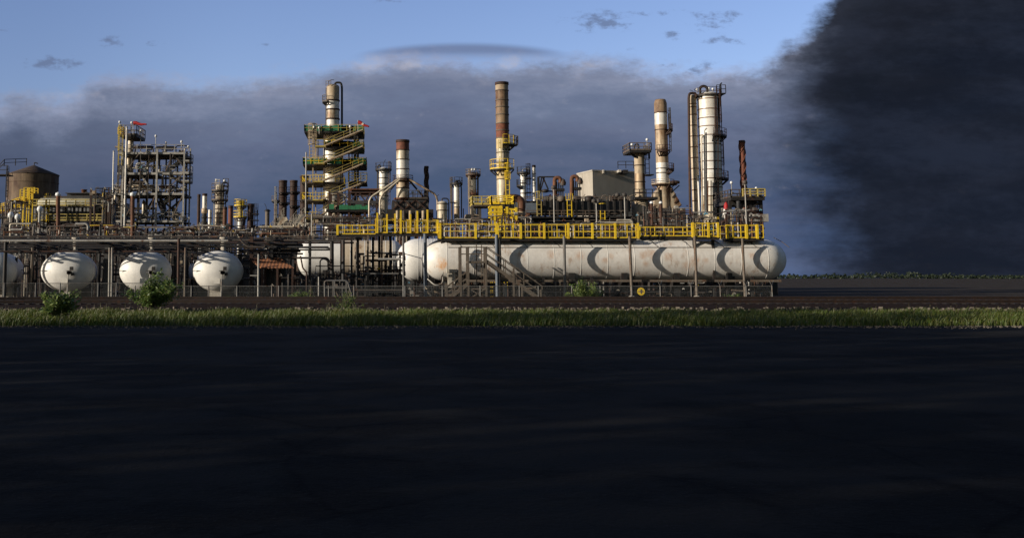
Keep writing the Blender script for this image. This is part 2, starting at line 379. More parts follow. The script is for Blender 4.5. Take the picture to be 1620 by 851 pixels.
# a heavier, darker bank of the storm towards the far right
colr = wmix(mth('MULTIPLY', stormy, .93), colr, wmix(smooth(mth('ADD', wnoise(6, 3.0, 9, .66, 51), mth('MULTIPLY', n2, .25)), .36, .68), cl(15, 17, 23), cl(30, 34, 45)))
nish = N.new('ShaderNodeMix'); nish.data_type = 'RGBA'; nish.blend_type = 'MULTIPLY'; nish.inputs[0].default_value = 1
L.new(sky.outputs[0], nish.inputs[6]); nish.inputs[7].default_value = SKY_TINT
base = wmix(mth('MULTIPLY', mth('SUBTRACT', 1.0, smooth(u, -.40, -.12)), .35), nish.outputs[2], cl(84, 108, 152))
base = wmix(mth('MULTIPLY', puff, .75), base, cl(100, 114, 146))
base = wmix(mth('MULTIPLY', lens, .85), base, wramp(smooth(mth('SUBTRACT', v, lv), .0, .019), [(0, cl(124, 140, 176)), (.5, cl(106, 120, 154)), (1, cl(110, 126, 162))]))
fin = wmix(deck, base, colr)
fin = wmix(smooth(sep.outputs['Y'], .02, .14), sky.outputs[0], fin)     # behind and beside the lens the sky is open
L.new(fin, bg.inputs['Color'])
vs = sc.view_settings; vs.view_transform = 'Standard'; vs.look = 'None'; vs.exposure = EXPO; vs.gamma = 1
vs.use_curve_mapping = False

# ================================================================ ground, track, verge
g = MB(); g.add([(-900, -60, 0), (900, -60, 0), (900, 2500, 0), (-900, 2500, 0)], [(0, 1, 2, 3)])
structure('ground', M['soil'], g)
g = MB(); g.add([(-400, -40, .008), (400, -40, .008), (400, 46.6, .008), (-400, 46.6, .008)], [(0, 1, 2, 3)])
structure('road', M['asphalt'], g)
def edge(x): return 46.5 + .22 * sin(x * .7) + .16 * sin(x * 1.9 + 1) + .10 * sin(x * 4.3 + 2)
g = MB(); ex = [-300, -150, -60] + [-59.5 + .5 * i for i in range(240)] + [150, 300]
g.add([(x, edge(x), .012) for x in ex] + [(x, 66, .012) for x in ex], [(i, i + 1, len(ex) + i + 1, len(ex) + i) for i in range(len(ex) - 1)])
structure('verge', M['verge'], g)
def tr(x, d0):            # the line swings slightly nearer at the left
    return d0 - .0065 * max(0, -x - 12) ** 2
xs = [-170 + 4 * i for i in range(92)]
bed = MB(); prof = [(61.6, .0), (62.6, .22), (64.2, .34), (66, .47), (69.8, .50), (71.5, .40), (74, .50), (79, .50), (81.5, .0)]
vs_ = [(x, tr(x, d), z + random.Random(i * 31 + k).uniform(-.03, .03)) for i, x in enumerate(xs) for k, (d, z) in enumerate(prof)]
n_ = len(prof)
bed.add(vs_, [(i * n_ + k, (i + 1) * n_ + k, (i + 1) * n_ + k + 1, i * n_ + k + 1) for i in range(len(xs) - 1) for k in range(n_ - 1)])
structure('trackbed', M['ballast'], bed)
ed = MB(); rr = random.Random(5)
for x in [-60 + .16 * i for i in range(900)]:
    for q in range(2):
        s_ = rr.uniform(.07, .20); d = rr.uniform(61.5, 63.2); xx = x + rr.uniform(-.1, .1)
        ed.box((xx, tr(xx, d), .06 + (d - 61.4) * .16), (s_ * 1.4, s_, s_ * .8), rr.uniform(0, 3))
for i in range(1600):          # loose stones at the edge of the asphalt
    x = rr.uniform(-22, 36); d = edge(x) - abs(rr.gauss(0, .9)) - .02; s_ = rr.uniform(.02, .07)
    ed.box((x, d, s_ * .3 + .008), (s_ * 1.3, s_, s_ * .7), rr.uniform(0, 3))
structure('gravel', M['gravel'], ed, 'stuff')
weeds = MB()
for i in range(520):           # dry stalks and broad weeds standing out of the grass
    x, d = rr.uniform(-22, 42), rr.uniform(46.6, 61.5)
    if x > .72 * d or rr.random() > .5 + .5 * sin(x * .9 + d * .6): continue
    h = rr.uniform(.35, .75); lx = rr.gauss(.06, .07); weeds.tube([(x, d, 0), (x + lx * .4, d, h * .6), (x + lx, d + rr.gauss(0, .04), h)], [.008, .007, .004], 3, False)
    for q in range(5):
        a = rr.uniform(0, 6.28); z = h * rr.uniform(.45, 1); L_ = rr.uniform(.04, .11); p = Vector((x + lx * z / h, d, z)); ax = Vector((cos(a), sin(a), rr.uniform(.1, .9))) * L_; sd = Vector((-sin(a), cos(a), .3)) * L_ * .3
        weeds.add([p, p + ax * .5 + sd, p + ax, p + ax * .5 - sd], [(0, 1, 2, 3)])
structure('weeds', M['dryweed'], weeds, 'stuff')
def track(d0, z0, label):
    t = T('railway_track', label, 'railway track', (0, d0, z0 - .3), 'railway tracks along the fence')
    for off in (-.75, .75):
        r = MB()
        for a, b in zip(xs, xs[1:]):
            pa, pb = Vector((a, tr(a, d0 + off), z0 + .17)), Vector((b, tr(b, d0 + off), z0 + .17))
            r.beam(pa, pb, .075, .07); r.beam(pa - Vector((0, 0, .08)), pb - Vector((0, 0, .08)), .03, .10)
            r.beam(pa - Vector((0, 0, .155)), pb - Vector((0, 0, .155)), .15, .03)
        t.part('rail', M['railsteel'], r)
    sl_ = MB(); x = -60
    while x < 84: sl_.box((x, tr(x, d0), z0 - .06), (.24, 2.6, .16)); x += .65
    o = t.part('sleepers', M['dark'], sl_); o['kind'] = 'stuff'
track(68.2, .50, 'rusty railway track nearer to the tall grass')
track(76.5, .56, 'rusty railway track nearer to the wire fence')

# long grass on the verge
def grass(name, x0, x1, d0, d1, n, hmin, hmax, seed, mat):
    r = random.Random(seed); vs, fs = [], []
    for i in range(n):
        d = d0 + (d1 - d0) * r.random(); x = r.uniform(x0, x1)
        if x > 1.0 * d or x < -.5 * d or d < edge(x) - .35 * r.random(): continue
        cl_ = .55 + .45 * sin(x * 1.3 + d) * sin(x * .37 - d * .8) + r.uniform(-.2, .3)
        if r.random() > (.18 + cl_ * .8) * min(1, .2 + (d - d0) / 1.6): continue
        h = r.uniform(hmin, hmax) * (.55 + .6 * max(cl_, 0)); a = r.uniform(0, pi); wd = r.uniform(.012, .028)
        lx, ly = r.gauss(.10, .12) * h / .4, r.gauss(0, .08); dx, dy = cos(a) * wd, sin(a) * wd
        b = len(vs); y = d
        vs += [(x - dx, y - dy, 0), (x + dx, y + dy, 0), (x + lx * .35 + dx * .8, y + ly * .35 + dy * .8, h * .6), (x + lx * .35 - dx * .8, y + ly * .35 - dy * .8, h * .6), (x + lx, y + ly, h)]
        fs += [(b, b + 1, b + 2, b + 3), (b + 3, b + 2, b + 4)]
    me = bpy.data.meshes.new(name); me.from_pydata(vs, [], fs); me.materials.append(mat)
    o = bpy.data.objects.new(name, me); C.objects.link(o); o['kind'] = 'stuff'
grass('grass', -30, 66, 46.2, 61.6, 190000, .12, .46, 3, M['leafgrass'])
tl = MB(); r = random.Random(8)                     # far-off tree line beyond the plant
for i in range(1500):
    x = r.uniform(-900, 1300); d = r.uniform(1200, 1350); h = r.uniform(2, 5) + 4 * max(0, sin(x * .013) + sin(x * .041)) * r.random()
    for q in range(4):
        cx, cy, cz = x + r.uniform(-5, 5), d + r.uniform(-4, 4), h * r.uniform(.2, .9); s_ = r.uniform(1.2, 2.6)
        vs1 = []
        for k in range(7):
            a, b = r.uniform(0, 6.28), r.uniform(-1, 1.2); vs1.append((cx + s_ * cos(a) * cos(b), cy + s_ * sin(a) * cos(b), cz + s_ * sin(b)))
        tl.add(vs1, [(0, 1, 2), (2, 3, 4), (4, 5, 6), (1, 3, 5), (0, 2, 6), (1, 4, 6)])
structure('treeline', M['leaffar'], tl, 'stuff')

# ================================================================ chain-link fence
def wire_mat():
    m, nt, bs = newmat('chain_link_mesh'); bs.inputs['Base Color'].default_value = (.10, .105, .105, 1); bs.inputs['Roughness'].default_value = .5
    tc = nt.nodes.new('ShaderNodeTexCoord'); outs = []
    for rot in (45, -45):
        mp = nt.nodes.new('ShaderNodeMapping'); mp.inputs['Rotation'].default_value = (0, radians(rot), 0)
        wv = nt.nodes.new('ShaderNodeTexWave'); wv.inputs['Scale'].default_value = 4.0; wv.bands_direction = 'X'
        nt.links.new(tc.outputs['Object'], mp.inputs[0]); nt.links.new(mp.outputs[0], wv.inputs['Vector'])
        outs.append(ramp(nt, wv.outputs['Fac'], [(.975, 0), (.995, 1)]))
    mx = nt.nodes.new('ShaderNodeMath'); mx.operation = 'MAXIMUM'; nt.links.new(outs[0], mx.inputs[0]); nt.links.new(outs[1], mx.inputs[1])
    tp = nt.nodes.new('ShaderNodeBsdfTransparent'); ms = nt.nodes.new('ShaderNodeMixShader')
    nt.links.new(mx.outputs[0], ms.inputs[0]); nt.links.new(tp.outputs[0], ms.inputs[1]); nt.links.new(bs.outputs[0], ms.inputs[2])
    nt.links.new(ms.outputs[0], nt.nodes['Material Output'].inputs['Surface']); return m
M['wire'] = wire_mat()
FD = 88.0
def fd(x): return FD - .0030 * max(0, -x - 10) ** 2
fpx = [-20, 16, 63, 100, 158, 186, 215, 262, 303, 330, 375, 430, 441, 520, 560, 641, 700, 760, 822, 852, 905, 950, 1000, 1045, 1094, 1140, 1181, 1222]
ft = T('chain_link_fence', 'low chain-link wire fence running along the railway ballast', 'fence', (0, FD, 0))
tops = []
for px in fpx:
    x = X(px, FD, 470); d = fd(x); tops.append((x, d))
    pm = MB(); pm.cyl((x, d, 0), (x, d, 1.75 if px < 200 else 1.5), .055, n=8)
    if px > 1000:
        pm.beam((x, d, 1.5), (x - .25, d - .1, 1.95), .05); pm.beam((x, d, 1.5), (x + .22, d + .1, 1.92), .05)
    ft.part('post', M['fence'], pm)
rl = MB(); sh = MB(); bw = MB()
for (xa, ya), (xb, yb) in zip(tops, tops[1:]):
    h = 1.7 if xa < -20 else 1.45
    rl.tube([(xa, ya, h), (xb, yb, h)], .032, 6)
    bw.tube([(xa, ya, .95), (xb, yb, .95)], .012, 3)
    sh.add([(xa, ya, .12), (xb, yb, .12), (xb, yb, h), (xa, ya, h)], [(0, 1, 2, 3)])
ft.part('top_rail', M['fence'], rl); ft.part('wire_mesh', M['wire'], sh); ft.part('tension_wire', M['fence'], bw)

# ================================================================ shrubs
def shrub(name, label, px0, px1, ytop, ybase, d, n, leaf, mats, seed, lean=0.0, stems=5, cat='shrub'):
    r = random.Random(seed); xc = X((px0 + px1) / 2, d, ybase); w_ = S((px1 - px0) / 2, d); h = S(ybase - ytop, d)
    t = T(name, label, cat, (xc, d, 0.0))
    tips = []; st_ = MB()
    for i in range(stems * 3):
        a = r.uniform(0, 2 * pi); q = r.uniform(.2, .95); hh = h * r.uniform(.35, .95) * (1 - .35 * q * r.random())
        tip = Vector((xc + cos(a) * w_ * q + lean * hh, d + sin(a) * w_ * q * .7, hh))
        mid = Vector((xc + cos(a) * w_ * q * .3 + lean * hh * .3, d + sin(a) * w_ * .2 * q, hh * .5)); tips.append((mid, tip))
        st_.tube([(xc + r.uniform(-.1, .1), d, -.02), mid, tip], [.035, .022, .008], 5)
    t.part('branches', M['bark'], st_)
    halves = [MB(), MB()]
    for i in range(n):
        mid, tip = r.choice(tips); p = mid.lerp(tip, r.uniform(.1, 1.08))
        p = p + Vector((r.gauss(0, .10), r.gauss(0, .10), r.gauss(0, .09))) * (w_ * .75)
        p.z = max(p.z, .05); L_ = leaf * r.uniform(.6, 1.3)
        a, b = r.uniform(0, 2 * pi), r.uniform(-.5, 1.0)
        ax = Vector((cos(a) * cos(b), sin(a) * cos(b), sin(b))); sd = ax.cross(Vector((r.uniform(-1, 1), r.uniform(-1, 1), 1))).normalized()
        m_ = halves[0 if r.random() < .62 else 1]
        m_.add([p, p + ax * L_ * .5 + sd * L_ * .24, p + ax * L_, p + ax * L_ * .5 - sd * L_ * .24], [(0, 1, 2, 3)])
    t.part('leaves', M[mats[0]], halves[0]); t.part('young_leaves', M[mats[1]], halves[1])
shrub('leafy_shrub', 'large-leaved green shrub in the grass before the leftmost full white vessel', 52, 122, 458, 511, 50, 1100, .25, ('leaflight', 'leafdark'), 1, .05, 7)
shrub('leafy_shrub', 'big dark bushy shrub partly hiding the white vessel with the curved shadow', 186, 274, 424, 499, 60.5, 4300, .20, ('leafdark', 'leaflight'), 2, .30, 7)
shrub('leafy_shrub', 'low yellow-green shrub at the fence beside the rusty corrugated roof', 444, 498, 459, 479, 86.5, 900, .15, ('leaflight', 'leafdark'), 3)
shrub('leafy_shrub', 'low pale weeds under the white vessel on a pale concrete pier', 345, 384, 469, 480, 86.5, 450, .13, ('leaflight', 'leafdark'), 4)
shrub('leafy_shrub', 'sparse weedy shrub growing through the track beside the grey stile', 520, 578, 462, 500, 62, 800, .11, ('leaflight', 'leafdark'), 5)
shrub('leafy_shrub', 'round shrub with pale bare branches below the long white vessel', 890, 964, 438, 477, 87, 2300, .17, ('leaflight', 'leafdark'), 6, 0, 6)
shrub('leafy_shrub', 'low weeds by the fence post with spread arms at the right', 1142, 1184, 462, 478, 86.5, 600, .14, ('leafdark', 'leaflight'), 7)
shrub('leafy_shrub', 'small tuft of weeds between two fence posts right of the round yellow sign', 1040, 1078, 467, 478, 86.5, 300, .13, ('leafdark', 'leaflight'), 8)
shrub('leafy_shrub', 'tall seedling weeds along the fence behind the large-leaved shrub', 108, 132, 455, 478, 84, 260, .14, ('leafdark', 'leaflight'), 9)

# ================================================================ tree rows added out of view to throw shade over road and verge
def tree(label, x, y, h, seed):
    r = random.Random(seed); t = T('added_shade_tree', label, 'tree', (x, y, 0), 'trees added out of view to shade the road')
    m = MB(); m.tube([(x, y, -.1), (x + r.uniform(-.2, .2), y, h * .5), (x, y, h * .93)], [.38, .24, .05], 9)
    for i in range(16):
        z = h * r.uniform(.12, .8); a = r.uniform(0, 6.28); L_ = h * .16 * r.uniform(.6, 1)
        m.tube([(x, y, z), (x + cos(a) * L_ * .7, y + sin(a) * L_ * .7, z + L_ * .7), (x + cos(a) * L_, y + sin(a) * L_, z + L_ * 1.5)], [.10, .06, .02], 5)
    t.part('trunk', M['bark'], m); m = MB()
    for i in range(2400):
        z = h * (.06 + .94 * r.random()); q = (z / h); rad = h * .15 * (min(1, q * 5) * (1 - q) ** .45 + .05); a = r.uniform(0, 6.28); rr_ = rad * sqrt(r.random()) * r.uniform(.7, 1.1)
        p = Vector((x + rr_ * cos(a), y + rr_ * sin(a), z)); b = r.uniform(-.6, 1); ax = Vector((cos(a + r.uniform(-1, 1)) * cos(b), sin(a) * cos(b), sin(b))); L_ = r.uniform(.45, .8)
        sd = ax.cross(Vector((r.uniform(-1, 1), r.uniform(-1, 1), 1))).normalized(); m.add([p, p + ax * L_ * .5 + sd * L_ * .3, p + ax * L_, p + ax * L_ * .5 - sd * L_ * .3], [(0, 1, 2, 3)])
    t.part('crown', M['leafdark'], m)
for i in [k for k in range(14)]: tree('tall slender poplar added out of view for shade, rear row', -64 + random.Random(i + 9).uniform(-1.5, 1.5), -42.5 + i * 5.4, 25 + random.Random(i + 70).uniform(-1.5, 3), 950 + i)
for i in range(14): tree('tall slender poplar added out of view for shade, front row', -56 + random.Random(i).uniform(-1.5, 1.5), -42 + i * 5.4, 23 + random.Random(i + 50).uniform(-1.5, 3), 900 + i)
# ================================================================ pressure vessels
def spot(m, p, rad, col, k=1.0):
    """a stain with its own outline at one place of a painted surface"""
    nt = m.node_tree; bs = nt.nodes['Principled BSDF']; old = bs.inputs['Base Color'].links[0].from_socket
    tc = nt.nodes.new('ShaderNodeTexCoord'); d = nt.nodes.new('ShaderNodeVectorMath'); d.operation = 'DISTANCE'
    d.inputs[1].default_value = p; nt.links.new(tc.outputs['Object'], d.inputs[0])
    a = nt.nodes.new('ShaderNodeMath'); a.operation = 'ADD'; nt.links.new(d.outputs['Value'], a.inputs[0])
    nt.links.new(mul(nt, noise(nt, 2.6, 6, .6, .7), rad * 1.5), a.inputs[1])
    f = ramp(nt, mul(nt, a.outputs[0], 1 / (rad * 2)), [(.50, k), (.78, 0)])
    f = mul(nt, f, ramp(nt, noise(nt, 5.5, 5, .45, .7, (p[0], 0, p[2])), [(.34, .25), (.62, 1)]))
    nt.links.new(mix(nt, f, old, col), bs.inputs['Base Color'])
def capprof(R, x0, x1, depth, k=9, both=True):
    p = [(R * cos(pi / 2 * (1 - i / k)) if i else .001, x0 + depth * (1 - sin(pi / 2 * (i / k)))) for i in range(k + 1)]
    p = [(R * sin(pi / 2 * i / k) + (.001 if i == 0 else 0), x0 + depth * (1 - cos(pi / 2 * i / k))) for i in range(k + 1)]
    q = [(r, x0 + x1 - h) for r, h in reversed(p)]
    return p + q
def end_on_vessel(px, a_px, label, det, pier=True):
    d = 97.0; a = S(a_px, d + 1.7); b = 1.98; cx = X(px, d + 1.7, 429); cz = Z(429, d + 1)
    t = T('storage_vessel', label, 'storage vessel', (cx, d, 0), 'white vessels seen end on')
    raw = t.part
    def part(name, m_, mb, parent=None, label=None):       # the axis runs slightly to the left of the line of sight
        mb.v = [(x - .25 * max(0, y - d - 1.6), y, z) for x, y, z in mb.v]; return raw(name, m_, mb, parent, label)
    t.part = part
    m = MB(); k = 12
    prof = [(a * sin(pi / 2 * i / k) + (.001 if i == 0 else 0), d + 1.6 * (1 - cos(pi / 2 * i / k))) for i in range(k + 1)]
    m.lathe(cx, 0, prof + [(a, d + 9), (a * .6, d + 10.2), (.001, d + 10.6)], 48, 'y', cz, b / a)
    t.part('shell', M['white'], m)
    n = MB(); n.cyl((cx + .55, d + 2.6, cz + b - .15), (cx + .55, d + 2.6, cz + b + 1.35), .24, n=12); n.cyl((cx + .55, d + 2.6, cz + b + 1.2), (cx + .55, d + 2.6, cz + b + 1.36), .38, n=12)
    t.part('nozzle', M['concrete'], n)
    n = MB(); n.cyl((cx - .75, d + 1.6, cz + b - .6), (cx - .75, d + 1.2, cz + b + .7), .05, n=6); n.box((cx - .75, d + 1.2, cz + b - .62), (.3, .3, .2)); t.part('level_gauge', M['dark'], n)
    lad = MB(); gx = cx + det
    lad.beam((cx - a * .93, d + .5, cz + .04), (gx + .25, d - .06, cz + .04), .05)
    t.part('sensing_line', M['dark'], lad)
    g = MB(); g.tube(rounded([(gx, d - .03, cz - .25), (gx, d - .25, cz - .25), (gx, d - .25, cz - 1.5), (gx, d - .3, .1)], .2), .055, 8)
    t.part('drain_pipe', M['grey'], g)
    g = MB(); g.box((gx + .3, d - .18, cz + .25), (.3, .25, .35)); g.box((gx + .1, d - .2, cz - .15), (.4, .3, .25)); g.box((gx + .42, d - .15, cz - .3), (.28, .2, .3))
    g.cyl((gx + .1, d - .35, cz - .15), (gx + .1, d - .2, cz - .15), .2, n=10); t.part('gauge_box', M['dark'], g)
    g = MB(); g.box((cx - .02 + .15, d + .02, cz - .95), (.62, .1, .5)); t.part('data_plate', M['silverclean'], g)
    for k in range(2):
        s_ = MB(); yy = d + (1.2 if pier and k == 0 else 3 + 4.5 * k); s_.bx(cx - (.75 if pier and k == 0 else a * .8), cx + (.35 if pier and k == 0 else a * .8), yy, yy + .9, 0, cz - b * .82 if not (pier and k == 0) else cz - b + .3)
        t.part('pier', M['concrete'], s_)
    rg = MB()                                   # walkway and hand rail along the crown
    railing(rg, [(cx - 1.1, d + 2.4, cz + b - .1), (cx - 1.1, d + 9, cz + b - .1)], 1.1, 2, .06, 2)
    t.part('crown_railing', M['dark'], rg)
end_on_vessel(-14, 41, 'white vessel head cut off at the left edge', .9, False)
end_on_vessel(108.5, 42.5, 'white vessel head behind the large-leaved shrub', .55)
end_on_vessel(231, 41, 'white vessel head with a thick curved shadow, behind the big bushy shrub', .85, False)
end_on_vessel(345.5, 39.5, 'white vessel head standing on a pale concrete pier with nothing growing before it', .62)

def long_vessel(label, px0, px1, pyc, r_px, d, mat, headmat, hd, fit=True):
    R = S(r_px, d); x0, x1 = X(px0, d, pyc), X(px1, d, pyc); cz = Z(pyc, d); xs0 = x0 + hd
    t = T('storage_vessel', label, 'storage vessel', ((x0 + x1) / 2, d, 0), 'long white vessels lying side on')
    m = MB(); k = 10
    hp = [(R * sin(pi / 2 * i / k) + (.001 if i == 0 else 0), x0 + hd * (1 - cos(pi / 2 * i / k))) for i in range(k + 1)]
    m.lathe(0, d, hp, 44, 'x', cz); t.part('head', M[headmat], m)
    m = MB(); m.lathe(0, d, [(R * sin(pi / 2 * i / k) + (.001 if i == 0 else 0), x1 - hd * (1 - cos(pi / 2 * i / k))) for i in range(k + 1)], 44, 'x', cz); t.part('head', M[headmat], m)
    m = MB(); m.lathe(0, d, [(R, xs0), (R, x1 - hd)], 44, 'x', cz, caps=False); t.part('shell', M[mat], m)
    x = xs0
    while x < x1 - hd + .1:
        sm_ = MB(); sm_.lathe(0, d, [(R + .001, x - .035), (R + .014, x - .02), (R + .014, x + .02), (R + .001, x + .035)], 44, 'x', cz, caps=False); x += (x1 - x0 - 2 * hd) / 12; t.part('weld_seam', M[headmat], sm_)
    x = xs0 + 2.0
    while x < x1 - hd:
        s_ = MB(); s_.bx(x - .3, x + .3, d - R * .78, d + R * .78, 0, cz - R * .55); s_.bx(x - .5, x + .5, d - R * .9, d + R * .9, .002, .35); t.part('saddle', M['dark'], s_); x += 5.2
    return t, R, cz, x0, x1
tC, RC_, czC_, xC0, _ = long_vessel('beige-white vessel deepest behind the pipes, its rounded end left of the stile', 470, 640, 409, 28.5, 118, 'beigevessel', 'white', 1.4)
m = MB(); m.lathe(0, 118, [(RC_ + .02, xC0 + 1.45), (RC_ + .02, X(540, 118))], 44, 'x', czC_, caps=False); tC.part('white_shell', M['white'], m)  # white sleeve over the left part of the beige shell
tA, *_ = long_vessel('narrow white vessel end showing just left of the vessel with the orange stain', 627, 760, 411.5, 33.5, 109, 'white', 'white', 2.3)
M['headB'] = weathered('stained_vessel_head_paint', (.74, .72, .68), (.64, .61, .56), (.46, .26, .10), .18, .6, .5, .45, 0, .08)
tB, RB, czB, xB0, xB1 = long_vessel('very long white vessel with an orange stain on its rounded end', 667, 1242, 411, 33, 102, 'whitestain', 'headB', 2.45)
lx, ly, lz = tB.loc
spot(M['headB'], (X(700, 100.3, 418) - lx, 100.3 - ly, Z(418, 100.3) - lz), .95, (.66, .27, .03))
for i, (sx, sy) in enumerate([(822, 403), (872, 403), (918, 404), (966, 405), (1018, 404), (1031, 401), (957, 412), (1057, 406), (1100, 413), (1116, 412), (1190, 405), (1088, 421), (1022, 417)]):
    spot(M['whitestain'], (X(sx, 99.95, sy) - lx, 99.95 - ly, Z(sy, 99.95) - lz), .50 + .14 * (i % 3), (.42, .20, .075), .55)
for px in (1000, 1100):     # long hand line along the tank
    pass
hl = MB(); hx = xB0 + 3
hl.tube([(xB0 + 2.6, 102 - RB * .83, czB + RB * .56), (xB1 - 3, 102 - RB * .83, czB + RB * .56)], .05, 6)
tB.part('sprinkler_pipe', M['midsteel'], hl)
for x_ in [xB0 + 4 + 3.25 * i for i in range(11)]:
    q = MB(); q.tube([(x_, 102 - RB * .83, czB + RB * .56), (x_ - .5, 102 - RB * .6, czB + RB * .83), (x_ - 1.0, 102 - RB * .2, czB + RB + .1)], .035, 6); tB.part('spray_branch', M['midsteel'], q)
bf = MB(); bf.bx(xB0 + 3, xB1 - 1.5, 99.4, 100.0, Z(446, 99.7), Z(442.5, 99.7)); tB.part('side_beam', M['brownsteel'], bf)
pl = MB(); pl.bx(X(709, 99.4, 440), X(720, 99.4, 440), 99.2, 100.2, Z(455, 99.6), Z(429, 99.6)); pl.bx(X(706, 99.4), X(722, 99.4), 99.1, 100.2, Z(431, 99.6), Z(426, 99.6)); tB.part('bracket', M['concrete'], pl)
ov = MB(); ov.tube(rounded([(X(676, 99), 99.6, Z(441, 99.6)), (X(688, 99), 99.0, Z(452, 99.6)), (X(700, 99), 99.2, Z(449, 99)), (X(700, 99), 99.2, Z(430, 99))], .4), .06, 8); tB.part('drain_pipe', M['grey'], ov)

# ================================================================ yellow walkways over the vessels
def walkway(label, segs, d, deck_z_py, thick, raise_posts=(), group='yellow walkways above the vessels', deckmat='dark', legs=(), deep=1.6):
    px0, px1 = segs[0][0], segs[-1][1]; zd = Z(deck_z_py, d)
    t = T('yellow_walkway', label, 'walkway', (X((px0 + px1) / 2, d, deck_z_py), d, zd), group)
    dk = MB(); dk.bx(X(px0, d), X(px1, d), d, d + deep, zd - .16, zd); dk.bx(X(px0, d), X(px1, d), d - .06, d + .04, zd - .28, zd + .02); t.part('deck', M[deckmat], dk)
    for (a, b, top, sp) in segs:
        for dd_ in (0, deep):
            r_ = MB(); h = Z(top, d) - zd
            railing(r_, [(X(a, d), d + dd_, zd), (X(b, d), d + dd_, zd)], h, S(sp if dd_ == 0 else sp * 1.6, d), .062 if dd_ == 0 else .04, 2, False)
            if dd_ == 0: r_.bx(X(a, d), X(b, d), d - .02, d + .02, zd + .02, zd + .12)
            t.part('railing', M['yellow'], r_)
    for px, top in thick:
        p_ = MB(); p_.bx(X(px - 1.7, d), X(px + 1.7, d), d - .16, d - .07, zd - .05, Z(top, d)); t.part('post', M['yellow'], p_)
    for px, top in raise_posts:
        p_ = MB(); p_.bx(X(px - 1.4, d), X(px + 1.4, d), d - .2, d - .05, zd, Z(top, d)); t.part('post', M['yellow'], p_)
    for px in legs:
        l_ = MB(); l_.bx(X(px - 2, d), X(px + 2, d), d + deep * .5 - .12, d + deep * .5 + .12, 0, zd - .17); t.part('leg', M['dark'], l_)
    return t
walkway('yellow railed walkway reaching left past the green stair tower', [(533, 594, 356, 12)], 100.5, 371, [(534, 356)], legs=(540, 566, 590))
walkway('tallest yellow platform, with upright posts below the guyed stack', [(594, 622, 346, 10), (622, 692, 348, 11)], 100.2, 369, [(634, 346), (692, 348)], [(597, 337), (612, 339), (625, 338), (634, 333), (649, 339), (660, 334), (676, 332)], legs=(600, 618), deep=2.6)
walkway('yellow railed walkway between the guyed stack and the tall chimney', [(693, 770, 354, 18)], 100, 377, [(752, 353), (696, 353)], legs=(700, 760))
walkway('longest yellow walkway, from the tall chimney to the column with a wide top platform', [(770, 1005, 355, 14)], 100, 377, [(786, 353), (823, 353), (860, 353), (898, 353), (936, 353), (972, 353), (1008, 353)], legs=(786, 860, 936, 1000))
walkway('low yellow walkway before the flared rusty stack', [(1005, 1094, 359, 16)], 101, 374, [(1010, 358)], legs=(1020, 1050, 1085))
walkway('short raised yellow platform in front of the two tall white columns', [(1093, 1136, 353, 9)], 99.5, 375, [(1095, 352), (1119, 352), (1134, 352)], legs=(1100, 1130))
walkway('yellow railed walkway at the right end of the long vessel', [(1147, 1206, 356, 12)], 100, 377, [(1149, 356), (1179, 355), (1196, 355)], legs=(1160, 1190))

# ================================================================ stairs over the vessel
d = 95.0; t = T('access_stairs', 'grey steel stairs going up to a platform and back down before the long vessel', 'stairs', (X(765, d, 476), d, 0))
def stair(t, pa, pb, d, wid, rail=1.1, n=None, mt='timber', rmat=None, sides=(0, 1), hand=2, treadmat=None):
    a, b = Vector(pa), Vector(pb)
    for k in sides:
        o = Vector((0, wid * k, 0)); m = MB(); m.beam(a + o, b + o, .09, .30); t.part('stringer', M[mt], m)
        m = MB()
        for j in range(1, hand + 1): m.beam(a + o + Vector((0, 0, rail * j / hand)), b + o + Vector((0, 0, rail * j / hand)), .08)
        for q in (0, .33, .66, 1): p = a.lerp(b, q) + o; m.beam(p, p + Vector((0, 0, rail)), .08)
        t.part('handrail', M[rmat or mt], m)
    n = n or max(4, int(abs(b.z - a.z) / .22)); m = MB()
    for i in range(n): p = a.lerp(b, (i + .5) / n); m.box((p.x, p.y + wid / 2, p.z), (.30, wid, .05))
    t.part('treads', M[treadmat or mt], m)
zp = Z(413, d)
stair(t, (X(706, d, 476), d, .05), (X(740, d, 452), d, Z(450, d)), d, 1.3, 1.2, 8)
stair(t, (X(858, d, 476), d, .05), (X(770, d, 413), d, zp), d, 1.3, 1.35)
pf = MB(); pf.bx(X(739, d), X(770, d), d - .02, d + 1.6, zp - .18, zp); t.part('platform', M['timber'], pf)
pf = MB(); pf.bx(X(739, d), X(770, d), d, d + 1.6, Z(456, d) - .12, Z(456, d)); t.part('platform', M['timber'], pf)
for px, top in ((728, 390), (740, 390), (768, 391), (706, 448)):
    for dy in (0, 1.6):
        c_ = MB(); c_.bx(X(px - 1.4, d), X(px + 1.4, d), d + dy - .08, d + dy + .08, 0, Z(top, d)); t.part('post', M['timber'], c_)
for px, top in ((811, 424), (824, 455), (853, 458)):
    c_ = MB(); c_.bx(X(px - 1.4, d), X(px + 1.4, d), d - .08, d + .08, 0, Z(top, d)); t.part('post', M['timber'], c_)
for top in (391, 402):
    c_ = MB(); c_.beam((X(728, d), d, Z(top, d)), (X(769, d), d, Z(top, d)), .09); t.part('guard_rail', M['timber'], c_)
for a_, b_ in (((740, 473), (768, 456)), ((768, 473), (740, 456))):
    c_ = MB(); c_.beam((X(a_[0], d), d + .02, Z(a_[1], d)), (X(b_[0], d), d + .02, Z(b_[1], d)), .1); t.part('brace', M['timber'], c_)
ld = T('access_ladder', 'brown steel ladder standing under the stair platform', 'ladder', (X(757, 97, 470), 97, 0))
m = MB(); ladder(m, X(757, 97), 97.0, 0, Z(387, 97), .5, .09, .5); ld.part('rungs', M['brownsteel'], m)
